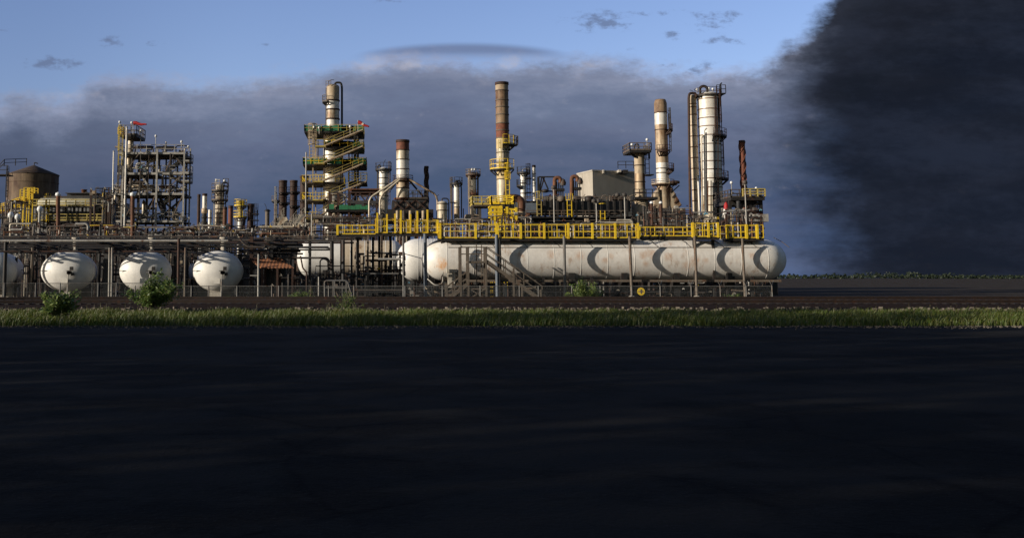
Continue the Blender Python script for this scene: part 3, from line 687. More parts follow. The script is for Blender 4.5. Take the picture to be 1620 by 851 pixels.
ps = T('pipe_post', 'pale stub pipe with a flange below the right-hand stair flight', 'pipe', (X(797, 98, 470), 98, 0)); m = MB(); m.cyl((X(797, 98), 98, 0), (X(797, 98), 98, Z(450, 98)), .2, n=10); ps.part('pipe', M['concrete'], m); m = MB(); m.cyl((X(797, 98), 98, Z(450, 98)), (X(797, 98), 98, Z(450, 98) + .12), .32, n=10); ps.part('flange', M['brownsteel'], m)

# steel stile over the fence
d = 85.5; t = T('stile', 'small grey steel stile with handrails at the fence', 'stile', (X(545, d, 476), d, 0))
for dy in (0, .9):
    m = MB(); m.tube(rounded([(X(514, d, 460), d + dy, .1), (X(514, d), d + dy, Z(444, d)), (X(550, d), d + dy, Z(444, d)), (X(560, d), d + dy, .15)], .25), .06, 8)
    m.beam((X(514, d), d + dy, Z(455, d)), (X(551, d), d + dy, Z(455, d)), .08)
    m.beam((X(529, d), d + dy, 0), (X(529, d), d + dy, Z(444, d)), .1); m.beam((X(548, d), d + dy, 0), (X(548, d), d + dy, Z(444, d)), .1); t.part('handrail', M['fence'], m)
for a_, b_ in (((528, 455), (540, 478)), ((549, 455), (558, 478))):
    m = MB(); m.beam((X(a_[0], d), d + .45, Z(a_[1], d)), (X(b_[0], d), d + .45, max(.05, Z(b_[1], d))), .28, .1); t.part('stringer', M['brownsteel'], m)
m = MB(); m.bx(X(528, d), X(550, d), d, d + .9, Z(456.5, d), Z(455.3, d)); t.part('platform', M['grey'], m)

# ================================================================ poles in the foreground
def pole(label, px0, px1, ytop, d, w_px, mat, foot=None, cap=None, group='upright poles before the vessels', name='steel_pole', arm=None, r=None):
    xb, xt = X(px1, d, 475), X(px0, d, ytop); R = S(w_px / 2, d)
    t = T(name, label, 'pole', (xb, d, 0), group)
    m = MB(); m.tube([(xb, d, 0), (xt, d, Z(ytop, d))], R, 10); t.part('shaft', M[mat], m)
    if foot: m = MB(); m.lathe(xb, d, [(R * 3.0, 0), (R * 2.6, .35), (R * 1.4, .42)], 10); t.part('footing', M['concrete'], m)
    if cap: m = MB(); m.lathe(xt, d, [(R * 1.05, Z(ytop, d) - .1), (R * 1.45, Z(ytop, d)), (R * 1.3, Z(ytop, d) + R), (.01, Z(ytop, d) + R * 1.6)], 12); t.part('cap', M[cap], m)
    if arm: m = MB(); m.tube([(X(p[0], d), d, Z(p[1], d)) for p in arm], R * .7, 6); t.part('arm', M[mat], m)
    return t
D0 = 96.6
pole('grey pole before the long vessel, just right of the stairs foot', 892.5, 894, 374, 98.8, 4.6, 'fence')
pole('brown pole before the long vessel beside the round yellow sign', 996, 1000, 374, 98.8, 4.6, 'brownsteel', True)
pole('dark brown pole with a pale concrete footing, before the long vessel', 1099, 1103, 374, 98.8, 4.6, 'brownsteel', True)
pole('rightmost leaning pole before the long vessel, with a side pipe', 1174.5, 1179, 377, 99.3, 4.0, 'brownsteel', arm=[(1152, 459), (1176, 460), (1178, 466)])
pole('blue-grey post between the two white rounded vessel ends', 672.5, 673.5, 370, 98, 5.5, 'bluegrey', group='blue-grey posts')
pole('blue-grey post rising behind the stair platform', 785.5, 787, 371, 99.2, 5.5, 'bluegrey', group='blue-grey posts')
pole('dark post tight against the right of a blue-grey post', 790.5, 791, 378, 99.2, 4, 'dark')
pole('slim grey-brown pole left of the white vessel behind the large-leaved shrub', 51.5, 47, 392, 98.6, 3.6, 'brownsteel')
pole('thick dark post before the white vessel cut off at the left edge', 9.5, 6, 380, 96.4, 6, 'dark')
pole('left one of two thin grey poles standing together', 173.2, 172, 392, 95.9, 2.6, 'grey', group='pair of thin grey poles')
pole('right one of two thin grey poles standing together', 177.4, 176.2, 392, 95.9, 2.6, 'grey', group='pair of thin grey poles')
pole('dark red pole right of the big bushy shrub', 283, 281.5, 378, 94, 4.5, 'darkrust')
pole('grey-brown pole with a small box between two white vessels', 293.5, 292, 392, 93, 3.4, 'brownsteel', arm=[(291, 448), (297, 448)])
pole('light grey pole with a short side pipe before the rusty corrugated roof', 409, 408.5, 402, 93, 3.0, 'grey', arm=[(397, 436), (409, 436)])
pole('grey post at the left of the narrow white vessel end', 638, 638.5, 374, 97, 3.2, 'fence')
pole('thick black post standing before the deepest beige vessel', 525, 525.5, 382, 99, 6.2, 'dark', group='thick dark posts before the beige vessel')
pole('thick dark grey post just right of the thick black post', 543, 543, 380, 99, 5.4, 'darkgrey', group='thick dark posts before the beige vessel')
pole('slim dark post in front of the beige vessel, right of the dark grey post', 564.5, 564.5, 384, 99, 3.6, 'dark', group='thick dark posts before the beige vessel')
pole('rusty brown post with a white domed cap before the yellow-railed building', 92, 92, 309, 112, 6.5, 'rust', cap='lampglass', name='capped_post', group='rusty posts with white domed caps')
pole('rusty brown post with a white domed cap before the steel frame tower', 210, 209, 309, 112, 6.5, 'rust', cap='lampglass', name='capped_post', group='rusty posts with white domed caps')
# round yellow sign
d = 90; t = T('round_sign', 'round yellow sign on a thin stake under the long vessel', 'sign', (X(1010, d, 476), d, 0))
m = MB(); m.cyl((X(1010, d), d, 0), (X(1010, d), d, Z(462, d)), .05, n=8); t.part('stake', M['dark'], m)
m = MB(); m.lathe(X(1010, d), 0, [(.34, d - .09), (.34, d - .05)], 20, 'y', Z(461, d)); t.part('disc', M['yellow'], m)
m = MB(); m.bx(X(1010, d) - .2, X(1010, d) + .2, d - .10, d - .092, Z(461, d) - .05, Z(461, d) + .05); m.bx(X(1010, d) - .05, X(1010, d) + .05, d - .112, d - .103, Z(461, d) - .2, Z(461, d) + .2); t.part('mark', M['brownsteel'], m)
rk = MB(); r = random.Random(4)
def rock(label, px, py, d, s_, mt, seed):
    r = random.Random(seed); m = MB(); x = X(px, d, py)
    prof = [(s_ * .2, 0), (s_ * r.uniform(.9, 1.1), .02), (s_ * .8, s_ * .35), (s_ * .3, s_ * .5), (.01, s_ * .52)]; m.lathe(x, d, prof, 9)
    m.v = [(a + r.uniform(-.1, .1) * s_, b + r.uniform(-.1, .1) * s_, max(0, c + r.uniform(-.06, .06) * s_)) for a, b, c in m.v]
    single('rubble_lump', label, 'rock', M[mt], m, (x, d, 0))
rock('pale flat lump of rubble by the foot of the brown pole', 990, 475, 87, .75, 'concrete', 1)
rock('white lump at the fence below the vessel on a pier', 325, 477, 86, .4, 'white', 2)

# ================================================================ pipe racks and process piping (front band)
PIPES = ['dark'] * 5 + ['darkrust'] * 5 + ['midsteel'] * 5 + ['brownsteel'] * 4 + ['grey'] * 3 + ['rust'] * 2 + ['silver'] * 2
def rack(label, px0, px1, rows, cols, d0, d1, r, group='pipe racks'):
    t = T('pipe_rack', label, 'pipe rack', (X((px0 + px1) / 2, d0, 470), d0, 0), group)
    ztop = Z(min(p for p, *_ in rows), d0) + .15
    for px, wpx, mt in cols:
        for dd_ in (d0 + min(4.6, (d1 - d0) * .35), d1):
            m = MB(); w_ = S(wpx, d0); x = X(px, d0); m.bx(x - w_ / 2, x + w_ / 2, dd_ - .15, dd_ + .15, 0, ztop); t.part('column', M[mt], m)
        m = MB(); m.bx(X(px, d0) - .1, X(px, d0) + .1, d0 - .2, d1 - .16, Z(400, d0), Z(397, d0)); m.bx(X(px, d0) - .1, X(px, d0) + .1, d0 - .2, d1 - .16, Z(384.5, d0), Z(382.5, d0)); t.part('cross_beam', M['dark'], m)
    for py, a, b, rpx, mt, dd_ in rows:
        m = MB(); dz = Z(py, dd_); m.tube([(X(a, dd_), dd_, dz), (X(b, dd_), dd_, dz)], S(rpx, dd_), 8); t.part('pipe', M[mt], m)
    return t
r = random.Random(21)
rows = [(381.2, -14, 362, 1.9, 'grey', 95.6), (374.5, -14, 330, 1.2, 'midsteel', 97), (385.5, -14, 470, 1.6, 'dark', 96.4), (389, -14, 395, 1.5, 'dark', 98.5), (392.5, -14, 300, 1.7, 'dark', 99.5), (395.5, -14, 420, 1.4, 'dark', 101), (398, -14, 296, 1.2, 'darkrust', 96.2), (383, 60, 420, 1.3, 'dark', 102), (391, 100, 470, 1.6, 'dark', 103.5), (387, -14, 200, 1.4, 'darkrust', 104.5), (399.5, -14, 390, 1.5, 'dark', 104), (378, -14, 400, 1.4, 'dark', 104.8)]
rack('long dark pipe rack in front of the four end-on white vessels', -16, 430, rows, [(34, 7, 'dark'), (62, 4, 'darkrust'), (157, 8, 'darkgrey'), (166, 3, 'dark'), (190, 3, 'dark'), (301, 5, 'dark'), (392, 5, 'darkrust'), (268, 3, 'dark'), (425, 4, 'dark')], 95.9, 105.5, r)
rows = [(380.5, 362, 545, 1.8, 'midsteel', 99.6), (377.0, 400, 585, 1.2, 'midsteel', 100.4), (391, 372, 520, 1.6, 'darkgrey', 99.7), (395.3, 430, 525, 1.2, 'dark', 100), (401.5, 415, 480, 1.4, 'dark', 100.4), (407.8, 462, 515, 1.3, 'midsteel', 99.8), (384, 340, 560, 1.5, 'darkrust', 100.6), (388, 420, 480, 1.8, 'dark', 100.8), (397, 380, 476, 2.2, 'dark', 100.2), (433, 540, 630, 1.3, 'fence', 99.9), (421, 500, 560, .8, 'dark', 100), (459, 560, 640, 1.3, 'midsteel', 98.2), (374, 430, 590, 1.0, 'brownsteel', 100.8)]
tr2 = rack('dark pipe rack in front of the deepest beige vessel and the rusty roof', 362, 700, rows, [(490, 2.6, 'dark'), (428, 3, 'dark'), (442, 3, 'dark'), (556, 3, 'dark'), (582, 2.6, 'brownsteel'), (604, 3, 'darkrust')], 99.5, 101, r)
for pts, rp, mt, dd_ in [([(445, 408), (518, 408), (522, 414), (522, 436)], 1.5, 'midsteel', 99.7), ([(507, 440), (507, 412), (512, 409), (519, 412), (520, 428)], 1.2, 'dark', 99.4), ([(473, 391.5), (518, 391.5), (524, 395), (524, 442)], 1.6, 'darkgrey', 99.2), ([(598, 410), (634, 410)], 1.8, 'grey', 97), ([(380, 378), (392, 391), (420, 391)], 1.5, 'midsteel', 95.9), ([(505, 438), (505, 468)], 1.1, 'grey', 96), ([(476, 405), (480, 425), (486, 430), (486, 460)], 1.2, 'darkrust', 96.6)]:
    m = MB(); m.tube(rounded([(X(a, dd_), dd_, Z(b, dd_)) for a, b in pts], .5), S(rp, dd_), 8); tr2.part('pipe', M[mt], m)

def valve(mb, x, y, z, s_):
    mb.cyl((x - s_, y, z), (x + s_, y, z), s_ * .55, n=8); mb.cyl((x, y, z), (x, y, z + s_ * 1.8), s_ * .22, n=6); mb.cyl((x, y, z + s_ * 1.7), (x, y, z + s_ * 1.85), s_ * .8, n=8)
    for k in (-1, 1): mb.cyl((x + k * s_, y, z), (x + k * s_ * 1.2, y, z), s_ * .85, n=8)
def manifold(label, px0, px1, py0, py1, d0, d1, seed, n=26, nv=14, nr=16, mats=None, group='tangles of process piping', steel=True, pale=.25):
    r = random.Random(seed); mats = mats or PIPES; dm = (d0 + d1) / 2
    t = T('process_piping', label, 'piping', (X((px0 + px1) / 2, dm, py1), dm, 0), group)
    n = int(n * 1.5); nv = int(nv * 1.5); nr = int(nr * 1.3)
    for i in range(n):
        d = r.uniform(d0, d1); a = r.uniform(px0, px1); b = min(px1, a + r.uniform(.12, .6) * (px1 - px0)); y = r.uniform(py0, py1); R = S(r.uniform(.35, 1.0) if r.random() < .7 else r.uniform(1.0, 1.9), d)
        pts = [(X(a, d), d, Z(y, d)), (X(b, d), d, Z(y, d))]
        k = r.random()
        if k < .35: pts = [(pts[0][0], d, Z(y + r.uniform(6, 16), d))] + pts
        elif k < .65: pts = pts + [(pts[1][0], d, Z(y + r.uniform(6, 18), d))]
        elif k < .78: pts = pts + [(pts[1][0], d, Z(y - r.uniform(3, 9), d))]
        elif k < .9: pts = pts + [(pts[1][0], d + r.uniform(2, 5), pts[1][2])]
        m = MB(); m.tube(rounded(pts, R * 3), R, 7); t.part('pipe', M[r.choice(mats)], m)
    for i in range(nr):
        d = r.uniform(d0, d1); x = r.uniform(px0, px1); y0 = r.uniform(py0, py1 - 4); m = MB(); R = S(r.uniform(.5, 1.6), d)
        if steel and i % 3 == 0: m.bx(X(x, d) - R, X(x, d) + R, d - R, d + R, 0, Z(y0, d))
        else: m.tube([(X(x, d), d, 0), (X(x, d), d, Z(y0, d))], R, 7)
        t.part('riser', M[r.choice(mats)], m)
    for i in range(nv):
        d = r.uniform(d0 - .5, d1); m = MB(); s_ = S(r.uniform(.9, 2.0), d); valve(m, X(r.uniform(px0, px1), d), d, Z(r.uniform(py0, py1), d), s_)
        t.part('valve', M[r.choice(['grey', 'silver', 'concrete', 'yellow', 'blue', 'white'] if r.random() < pale else mats)], m)
    for i in range(max(2, n // 8)):
        d = r.uniform(d0, d1); m = MB(); x = X(r.uniform(px0, px1), d); y = Z(r.uniform(py0, py1), d); m.bx(x - S(2.5, d), x + S(2.5, d), d - .3, d + .3, y - S(2.4, d), y + S(2.4, d)); t.part('control_box', M[r.choice(['grey', 'midsteel', 'brownsteel', 'tan', 'darkgrey'])], m)
    return t
# upper band above the vessels
manifold('tangle of dark pipes above the vessel cut off at the left edge', 0, 62, 352, 376, 108, 122, 101)
manifold('tangle of pipes and valves above the vessel behind the large-leaved shrub', 62, 140, 353, 376, 108, 122, 102, 30, 18)
manifold('tangle of pipes with yellow valves at the foot of the steel frame tower, left part', 140, 215, 354, 376, 108, 122, 103, 30, 22, 16, PIPES + ['yellow'] * 2)
manifold('tangle of rusty pipes at the foot of the steel frame tower, right part', 215, 308, 358, 376, 122, 132, 104, 30, 18)
manifold('tangle of pipes at the foot of the slender stacks, above the vessel on a pier', 305, 400, 364, 376, 122, 132, 105, 24, 16)
manifold('tangle of pipes at the foot of the three brown furnace stacks', 400, 480, 362, 378, 122, 134, 106, 24, 14)
manifold('tangle of pipes under the green stair tower', 480, 600, 338, 374, 123, 134, 107, 34, 20, 24)
manifold('dense piping behind the tallest yellow platform', 596, 700, 345, 374, 122, 132, 108, 34, 22, 22)
manifold('dense piping behind the yellow walkway left of the tall chimney', 700, 775, 345, 374, 108, 120, 109, 28, 18, 20)
manifold('dense piping at the foot of the tall chimney', 770, 840, 338, 374, 108, 118, 110, 30, 20, 22, PIPES + ['yellow'] * 2)
manifold('dark piping behind the longest yellow walkway', 840, 1000, 348, 374, 110, 124, 111, 36, 18, 22)
manifold('piping at the foot of the flared rusty stack', 1000, 1095, 325, 374, 112, 126, 112, 34, 20, 24)
manifold('piping at the foot of the two tall white columns', 1085, 1150, 335, 374, 112, 126, 113, 28, 18, 18)
manifold('dark piping under the steel platform at the right edge', 1142, 1206, 330, 374, 112, 126, 114, 34, 18, 24)
manifold('slender pipes and small valves in front of the pale banded column', 300, 392, 355, 368, 132, 140, 141, 26, 14, 16, PIPES + ['tan', 'silver'], pale=.5)
manifold('slender pipes and small valves in front of the furnaces with brown stacks', 392, 486, 357, 368, 136, 146, 142, 26, 14, 16, PIPES + ['tan', 'silver'], pale=.5)
# lower band: behind and between the vessels
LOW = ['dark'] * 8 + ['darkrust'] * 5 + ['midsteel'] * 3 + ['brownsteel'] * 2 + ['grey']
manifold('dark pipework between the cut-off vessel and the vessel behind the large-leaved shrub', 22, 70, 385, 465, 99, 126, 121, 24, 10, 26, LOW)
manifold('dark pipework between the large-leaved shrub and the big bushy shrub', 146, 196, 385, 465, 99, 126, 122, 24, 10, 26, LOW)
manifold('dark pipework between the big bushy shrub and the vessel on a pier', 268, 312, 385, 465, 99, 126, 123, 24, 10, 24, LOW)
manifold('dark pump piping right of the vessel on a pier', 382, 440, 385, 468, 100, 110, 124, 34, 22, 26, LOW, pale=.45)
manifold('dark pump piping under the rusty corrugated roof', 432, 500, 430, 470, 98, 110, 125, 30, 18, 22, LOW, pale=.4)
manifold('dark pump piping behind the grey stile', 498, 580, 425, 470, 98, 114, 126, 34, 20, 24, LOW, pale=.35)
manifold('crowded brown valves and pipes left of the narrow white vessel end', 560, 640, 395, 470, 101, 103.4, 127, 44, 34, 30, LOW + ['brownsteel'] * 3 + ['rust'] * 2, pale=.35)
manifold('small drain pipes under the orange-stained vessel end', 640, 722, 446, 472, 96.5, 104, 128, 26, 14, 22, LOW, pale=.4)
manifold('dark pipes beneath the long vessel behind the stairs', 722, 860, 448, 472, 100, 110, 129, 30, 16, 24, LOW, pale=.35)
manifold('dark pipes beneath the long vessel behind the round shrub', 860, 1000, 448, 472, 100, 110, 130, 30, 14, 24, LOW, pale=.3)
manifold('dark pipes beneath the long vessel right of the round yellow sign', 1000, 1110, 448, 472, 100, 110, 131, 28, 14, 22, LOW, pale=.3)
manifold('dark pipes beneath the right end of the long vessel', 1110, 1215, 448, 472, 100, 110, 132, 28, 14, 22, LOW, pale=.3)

# rusty corrugated roof of the pump shelter
d = 96.9; t = T('pump_shelter', 'open pump shelter with a rusty orange corrugated roof', 'shelter', (X(440, d, 470), d, 0))
m = MB(); x0, x1 = X(414, d), X(466, d); z0, z1 = Z(424, d), Z(408, d)
n_ = 44
for i in range(n_):
    a, b = x0 + (x1 - x0) * i / n_, x0 + (x1 - x0) * (i + 1) / n_; k = .06 * (i % 2); j = .06 * ((i + 1) % 2); sh = -1.6
    m.add([(a, d, z0 + k), (b, d, z0 + j), (b + sh, d + 3, z1 + j), (a + sh, d + 3, z1 + k), (a, d, z0 + k - .05), (b, d, z0 + j - .05), (b + sh, d + 3, z1 + j - .05), (a + sh, d + 3, z1 + k - .05)], [(0, 1, 2, 3), (7, 6, 5, 4), (0, 4, 5, 1)])
t.part('roof', M['orangeroof'], m)
for px in (416, 440, 464):
    for dd_ in (0, 2.8): m = MB(); m.bx(X(px, d) - .1, X(px, d) + .1, d + dd_ - .1, d + dd_ + .1, 0, z0 - .05 + dd_ * .3); t.part('post', M['darkrust'], m)
m = MB(); m.bx(x0, x1 - 1, d + 3.1, d + 3.3, 0, z0 + .5); t.part('back_panel', M['corrugated'], m)
# long dyke and dark rear sheds that close the view between the vessels
def wall(label, px0, px1, ytop, d, mat, name='dyke_wall', cat='wall', cap=True):
    t = T(name, label, cat, (X((px0 + px1) / 2, d, 470), d, 0)); m = MB(); m.bx(X(px0, d), X(px1, d), d, d + .8, 0, Z(ytop, d)); t.part('panel', M[mat], m)
    m = MB(); x = X(px0, d) + .1
    while x < X(px1, d): m.bx(x, x + .3, d - .25, d - .002, 0, Z(ytop, d) - .1); x += 4.2
    t.part('buttresses', M['dark'], m)
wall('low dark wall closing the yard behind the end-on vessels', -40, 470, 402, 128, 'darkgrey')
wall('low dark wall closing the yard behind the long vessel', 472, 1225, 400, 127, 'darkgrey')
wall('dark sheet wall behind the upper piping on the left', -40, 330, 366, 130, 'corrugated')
# ================================================================ helper for columns and chimneys
def ringplat(t, xc, d, z, R, w=1.0, a0=0, a1=360, h=1.2, deck='dark', rail='brownsteel', toe=.25, cut=None):
    """ring-shaped service platform with railing"""
    A = [radians(a0 + (a1 - a0) * i / 15) for i in range(16)]; m = MB()
    for a, b in zip(A, A[1:]):
        q = []
        for zz in (z - .12, z):
            q += [(xc + R * cos(a), d - R * sin(a), zz), (xc + (R + w) * cos(a), d - (R + w) * sin(a), zz), (xc + (R + w) * cos(b), d - (R + w) * sin(b), zz), (xc + R * cos(b), d - R * sin(b), zz)]
        m.add(q, [(3, 2, 1, 0), (4, 5, 6, 7), (1, 2, 6, 5), (0, 4, 7, 3)])
    for a in A[::3]: m.beam((xc + R * cos(a), d - R * sin(a), z - w), (xc + (R + w) * cos(a), d - (R + w) * sin(a), z - .12), .12)
    p = t.part('platform', M[deck], m)
    m = MB(); pts = [(xc + (R + w) * cos(a), d - (R + w) * sin(a), z) for a in A]
    
    for a, b in zip(pts, pts[1:]):
        for q in (.5, 1): m.beam(Vector(a) + Vector((0, 0, h * q)), Vector(b) + Vector((0, 0, h * q)), .055)
        m.beam(Vector(a) + Vector((0, 0, .08)), Vector(b) + Vector((0, 0, .08)), .04, toe * .5)
    for a in pts[::3]: m.beam(a, Vector(a) + Vector((0, 0, h)), .06)
    t.part('railing', M[rail], m, p)
def boxplat(t, x0, x1, z, d0, d1, h=1.2, deck='dark', rail='brownsteel', th=.25, sp=1.2, w=.08, sides='fblr'):
    m = MB(); m.bx(x0, x1, d0, d1, z - th, z); p = t.part('platform', M[deck], m)
    m = MB()
    if 'f' in sides: railing(m, [(x0, d0, z), (x1, d0, z)], h, sp, w, 2, True)
    if 'b' in sides: railing(m, [(x0, d1, z), (x1, d1, z)], h, sp, w, 2, True)
    if 'l' in sides: railing(m, [(x0, d0, z), (x0, d1, z)], h, sp, w, 2, True)
    if 'r' in sides: railing(m, [(x1, d0, z), (x1, d1, z)], h, sp, w, 2, True)
    t.part('railing', M[rail], m, p); return p
def column(name, label, cat, px0, px1, ytop, d, segs, rings=(), group=None, n=28, top='flat', ringmat='darkrust', pyref=None, taper=1.0):
    """upright cylinder from the ground; segs: (bottom py or None, material, part name) from the top down"""
    pyr = pyref or (ytop + 340) / 2; xc = X((px0 + px1) / 2, d, pyr); R = S((px1 - px0) / 2, d)
    t = T(name, label, cat, (xc, d, 0), group); zt = Z(ytop, d)
    t.xc, t.R, t.d, t.zt = xc, R, d, zt
    for yb, mt, pn in segs:
        zb = 0 if yb is None else Z(yb, d); m = MB()
        m.lathe(xc, d, [(R, zb), (R, zt)], n, caps=True); t.part(pn, M[mt], m); zt = zb - .004
    if top == 'dome': m = MB(); m.lathe(xc, d, [(R * cos(radians(a)), t.zt + .004 + R * .5 * sin(radians(a))) for a in (0, 20, 40, 60, 75, 89)], n); t.part('head', M[segs[0][1]], m)
    if top == 'lip': m = MB(); m.lathe(xc, d, [(R * 1.0, t.zt - .3), (R * 1.07, t.zt - .28), (R * 1.07, t.zt + .05), (R * .93, t.zt + .05), (R * .93, t.zt - .2)], n, caps=False); t.part('rim', M['darkrust'], m)
    if rings:
        for y in rings:
            z = Z(y, d); m = MB(); m.lathe(xc, d, [(R + .002, z - .06), (R + .055, z - .06), (R + .055, z + .06), (R + .002, z + .06)], n, caps=False); t.part('ring', M[ringmat], m)
    return t
def pipe(t, pts, rpx, mat, d, rad=.6, name='pipe', n=8, parent=None):
    m = MB(); m.tube(rounded([(X(p[0], d, p[1]), p[2] if len(p) > 2 else d, Z(p[1], d)) for p in pts], rad), S(rpx, d), n); return t.part(name, M[mat], m, parent)
def vpipe(t, px, y0, y1, rpx, mat, d, name='pipe'):
    m = MB(); x = X(px, d, (y0 + 340) / 2); m.tube([(x, d, 0 if y1 is None else Z(y1, d)), (x, d, Z(y0, d))], S(rpx, d), 10); return t.part(name, M[mat], m)
def lad(t, px, y0, y1, d, wpx=3, mat='brownsteel', cage=True, pyr=None):
    m = MB(); w_ = S(wpx, d); ladder(m, X(px, d, pyr or (y0 + y1) / 2), d, Z(y1, d), Z(y0, d), w_, .09, .6, cage); return t.part('ladder', M[mat], m)
def lamp(t, px, y0, y1, d, mat='grey'):
    m = MB(); x = X(px, d, y1); m.cyl((x, d, Z(y1, d)), (x, d, Z(y0, d)), .05, n=6); o = t.part('lamp_stem', M[mat], m)
    m = MB(); m.lathe(x, d, [(.06, Z(y0, d)), (.20, Z(y0, d) + .03), (.16, Z(y0, d) + .3), (.01, Z(y0, d) + .36)], 8); t.part('lamp', M['lampglass'], m, o)

# ---- 1 conical-roofed tank at the far left
d = 200; t = column('storage_tank', 'large brown tank with a dark conical roof at the far left', 'tank', 13, 91, 277, d, [(None, 'tank', 'wall')], (290,), n=48, ringmat='tank', pyref=300)
m = MB(); m.lathe(t.xc, d, [(t.R * 1.02, t.zt - .1), (t.R * 1.02, t.zt + .05), (t.R * .06, Z(262, d)), (.01, Z(261.5, d))], 48); t.part('roof', M['roofbrown'], m)
pipe(t, [(54, 263), (54, 257), (60, 259)], .8, 'dark', d, .3, 'vent')
m = MB(); a_ = [(X(13, d, 277), d - 5, Z(276, d)), (X(30, d, 270), d - 8, Z(270, d)), (X(50, d, 265), d - 3, Z(264, d))]; railing(m, a_, 1.3, 2.5, .12, 2); t.part('roof_railing', M['dark'], m)
lad(t, 11, 271, 330, d - 16, 3, 'dark'); m = MB(); m.bx(X(-8, d - 15), X(13, d - 15), d - 16, d - 13, Z(278, d - 15), Z(276.5, d - 15)); railing(m, [(X(-8, d - 15), d - 16, Z(276.5, d - 15)), (X(13, d - 15), d - 16, Z(276.5, d - 15))], 1.6, 2, .12, 2); t.part('gantry', M['dark'], m)
# ---- 2 heater house with yellow walkways
d = 150; t = T('heater_house', 'low dark plant house wrapped in yellow walkways beside the conical-roofed tank', 'plant building', (X(105, d), d, 0))
m = MB(); m.bx(X(33, d), X(168, d), d + .9, d + 16, 0, Z(328, d)); m.bx(X(48, d), X(167, d), d + 4.6, d + 15, Z(327.9, d), Z(312, d)); t.part('wall', M['corrugated'], m)
m = MB(); m.lathe(0, d + 3.5, [(.01, X(48, d)), (.6, X(48.5, d)), (.85, X(52, d)), (.85, X(160, d)), (.6, X(164, d)), (.01, X(166, d))], 24, 'x', Z(320, d)); t.part('drum', M['cream'], m)
m = MB(); m.bx(X(92, d), X(141, d), d + 4, d + 12, Z(318, d), Z(303, d)); m.bx(X(90.5, d), X(142.5, d), d + 3.6, d + 12.4, Z(303, d), Z(301.8, d)); t.part('roof_box', M['darkgrey'], m)
m = MB(); m.bx(X(50, d), X(90, d), d + 5, d + 11, Z(316, d), Z(306, d)); t.part('roof_box', M['midsteel'], m)
m = MB(); m.lathe(X(108.5, d, 296), d + 8, [(.42, Z(303, d)), (.42, Z(294, d)), (.50, Z(294, d)), (.50, Z(292.8, d))], 12); t.part('vent', M['rust'], m)
m = MB(); m.tube([(X(111, d, 298), d + 8, Z(300, d)), (X(121, d, 298), d + 8, Z(301.5, d))], [.45, .15], 10); t.part('vent', M['tan'], m)
for y, a, b in ((327, 48, 170), (350, 33, 174)): boxplat(t, X(a, d), X(b, d), Z(y, d), d - 1.5, d - .01, .95, 'dark', 'paleyellow', .2, 1.45, .13, 'flr')
for px in (75, 166): lad(t, px, 316, 336 if px == 75 else 340, d - 1.7, 6, 'yellow'); lad(t, px, 340, 351, d - 1.7, 3.5, 'yellow', False)
m = MB(); a_, b_ = Vector((X(8, d), d - 3, Z(338, d))), Vector((X(46, d), d - 3, Z(324, d)))
for dy in (0, 1.2): m.beam(a_ + Vector((0, dy, 0)), b_ + Vector((0, dy, 0)), .1, .35); railing(m, [a_ + Vector((0, dy, 0)), b_ + Vector((0, dy, 0))], 1.0, 1.0, .12, 2)
for i in range(12): p = a_.lerp(b_, i / 12); m.box((p.x, p.y + .6, p.z), (.3, 1.2, .05))
t.part('stairway', M['yellow'], m)
for i in range(9):
    m = MB(); px = 50 + 13.5 * i; m.bx(X(px, d) - .14, X(px, d) + .14, d - .2, d - .01, 0, Z(329, d)); t.part('pilaster', M['darkgrey'], m)
sc_ = T('scaffold_tower', 'small yellow scaffold tower in front of the conical-roofed tank', 'scaffold', (X(44, 146), 146, 0)); d = 146
for a, b, y0, y1 in ((31, 38, 300, 316), (37, 44, 297, 314), (46, 54, 297, 304)):
    m = MB()
    for px in (a, b):
        for dd_ in (0, 1.4): m.bx(X(px, d) - .06, X(px, d) + .06, d + dd_ - .06, d + dd_ + .06, 0 if px == a else Z(y1 + 2, d), Z(y0, d))
    for y in range(int(y0), int(y1) + 1, 4):
        for dd_ in (0, 1.4): m.beam((X(a, d), d + dd_, Z(y, d)), (X(b, d), d + dd_, Z(y, d)), .07)
    m.bx(X(a, d), X(b, d), d + .08, d + 1.3, Z(y1, d) - .1, Z(y1, d)); sc_.part('frame', M['yellow'], m)
manifold('pale pipes and domes at the left edge below the conical-roofed tank', -4, 34, 318, 350, 132, 144, 140, 22, 10, 14, PIPES + ['concrete', 'tan'], pale=.5)
manifold('dark pipes on the roof of the yellow-railed plant house', 142, 182, 296, 330, 140, 150, 141, 22, 12, 14, LOW + ['silver'], pale=.3)
for i, (px, y0) in enumerate(((17, 341), (28, 344), (63, 331.5))):
    t = T('domed_vent', ['pale mushroom vent at the left edge below the yellow stairway', 'small pale mushroom vent right of a bigger one below the yellow stairway', 'pale dome on a thin stem before the yellow-railed plant house'][i], 'vent', (X(px, 130, y0), 130, 0)); m = MB(); x = X(px, 130, y0); z = Z(y0, 130); m.cyl((x, 130, 0), (x, 130, z), .16, n=8); t.part('stem', M['grey'], m)
    m = MB(); m.lathe(x, 130, [(.2, z - .3), (.38, z - .1), (.36, z + .2), (.2, z + .42), (.01, z + .48)], 12); t.part('cap', M['lampglass'], m)

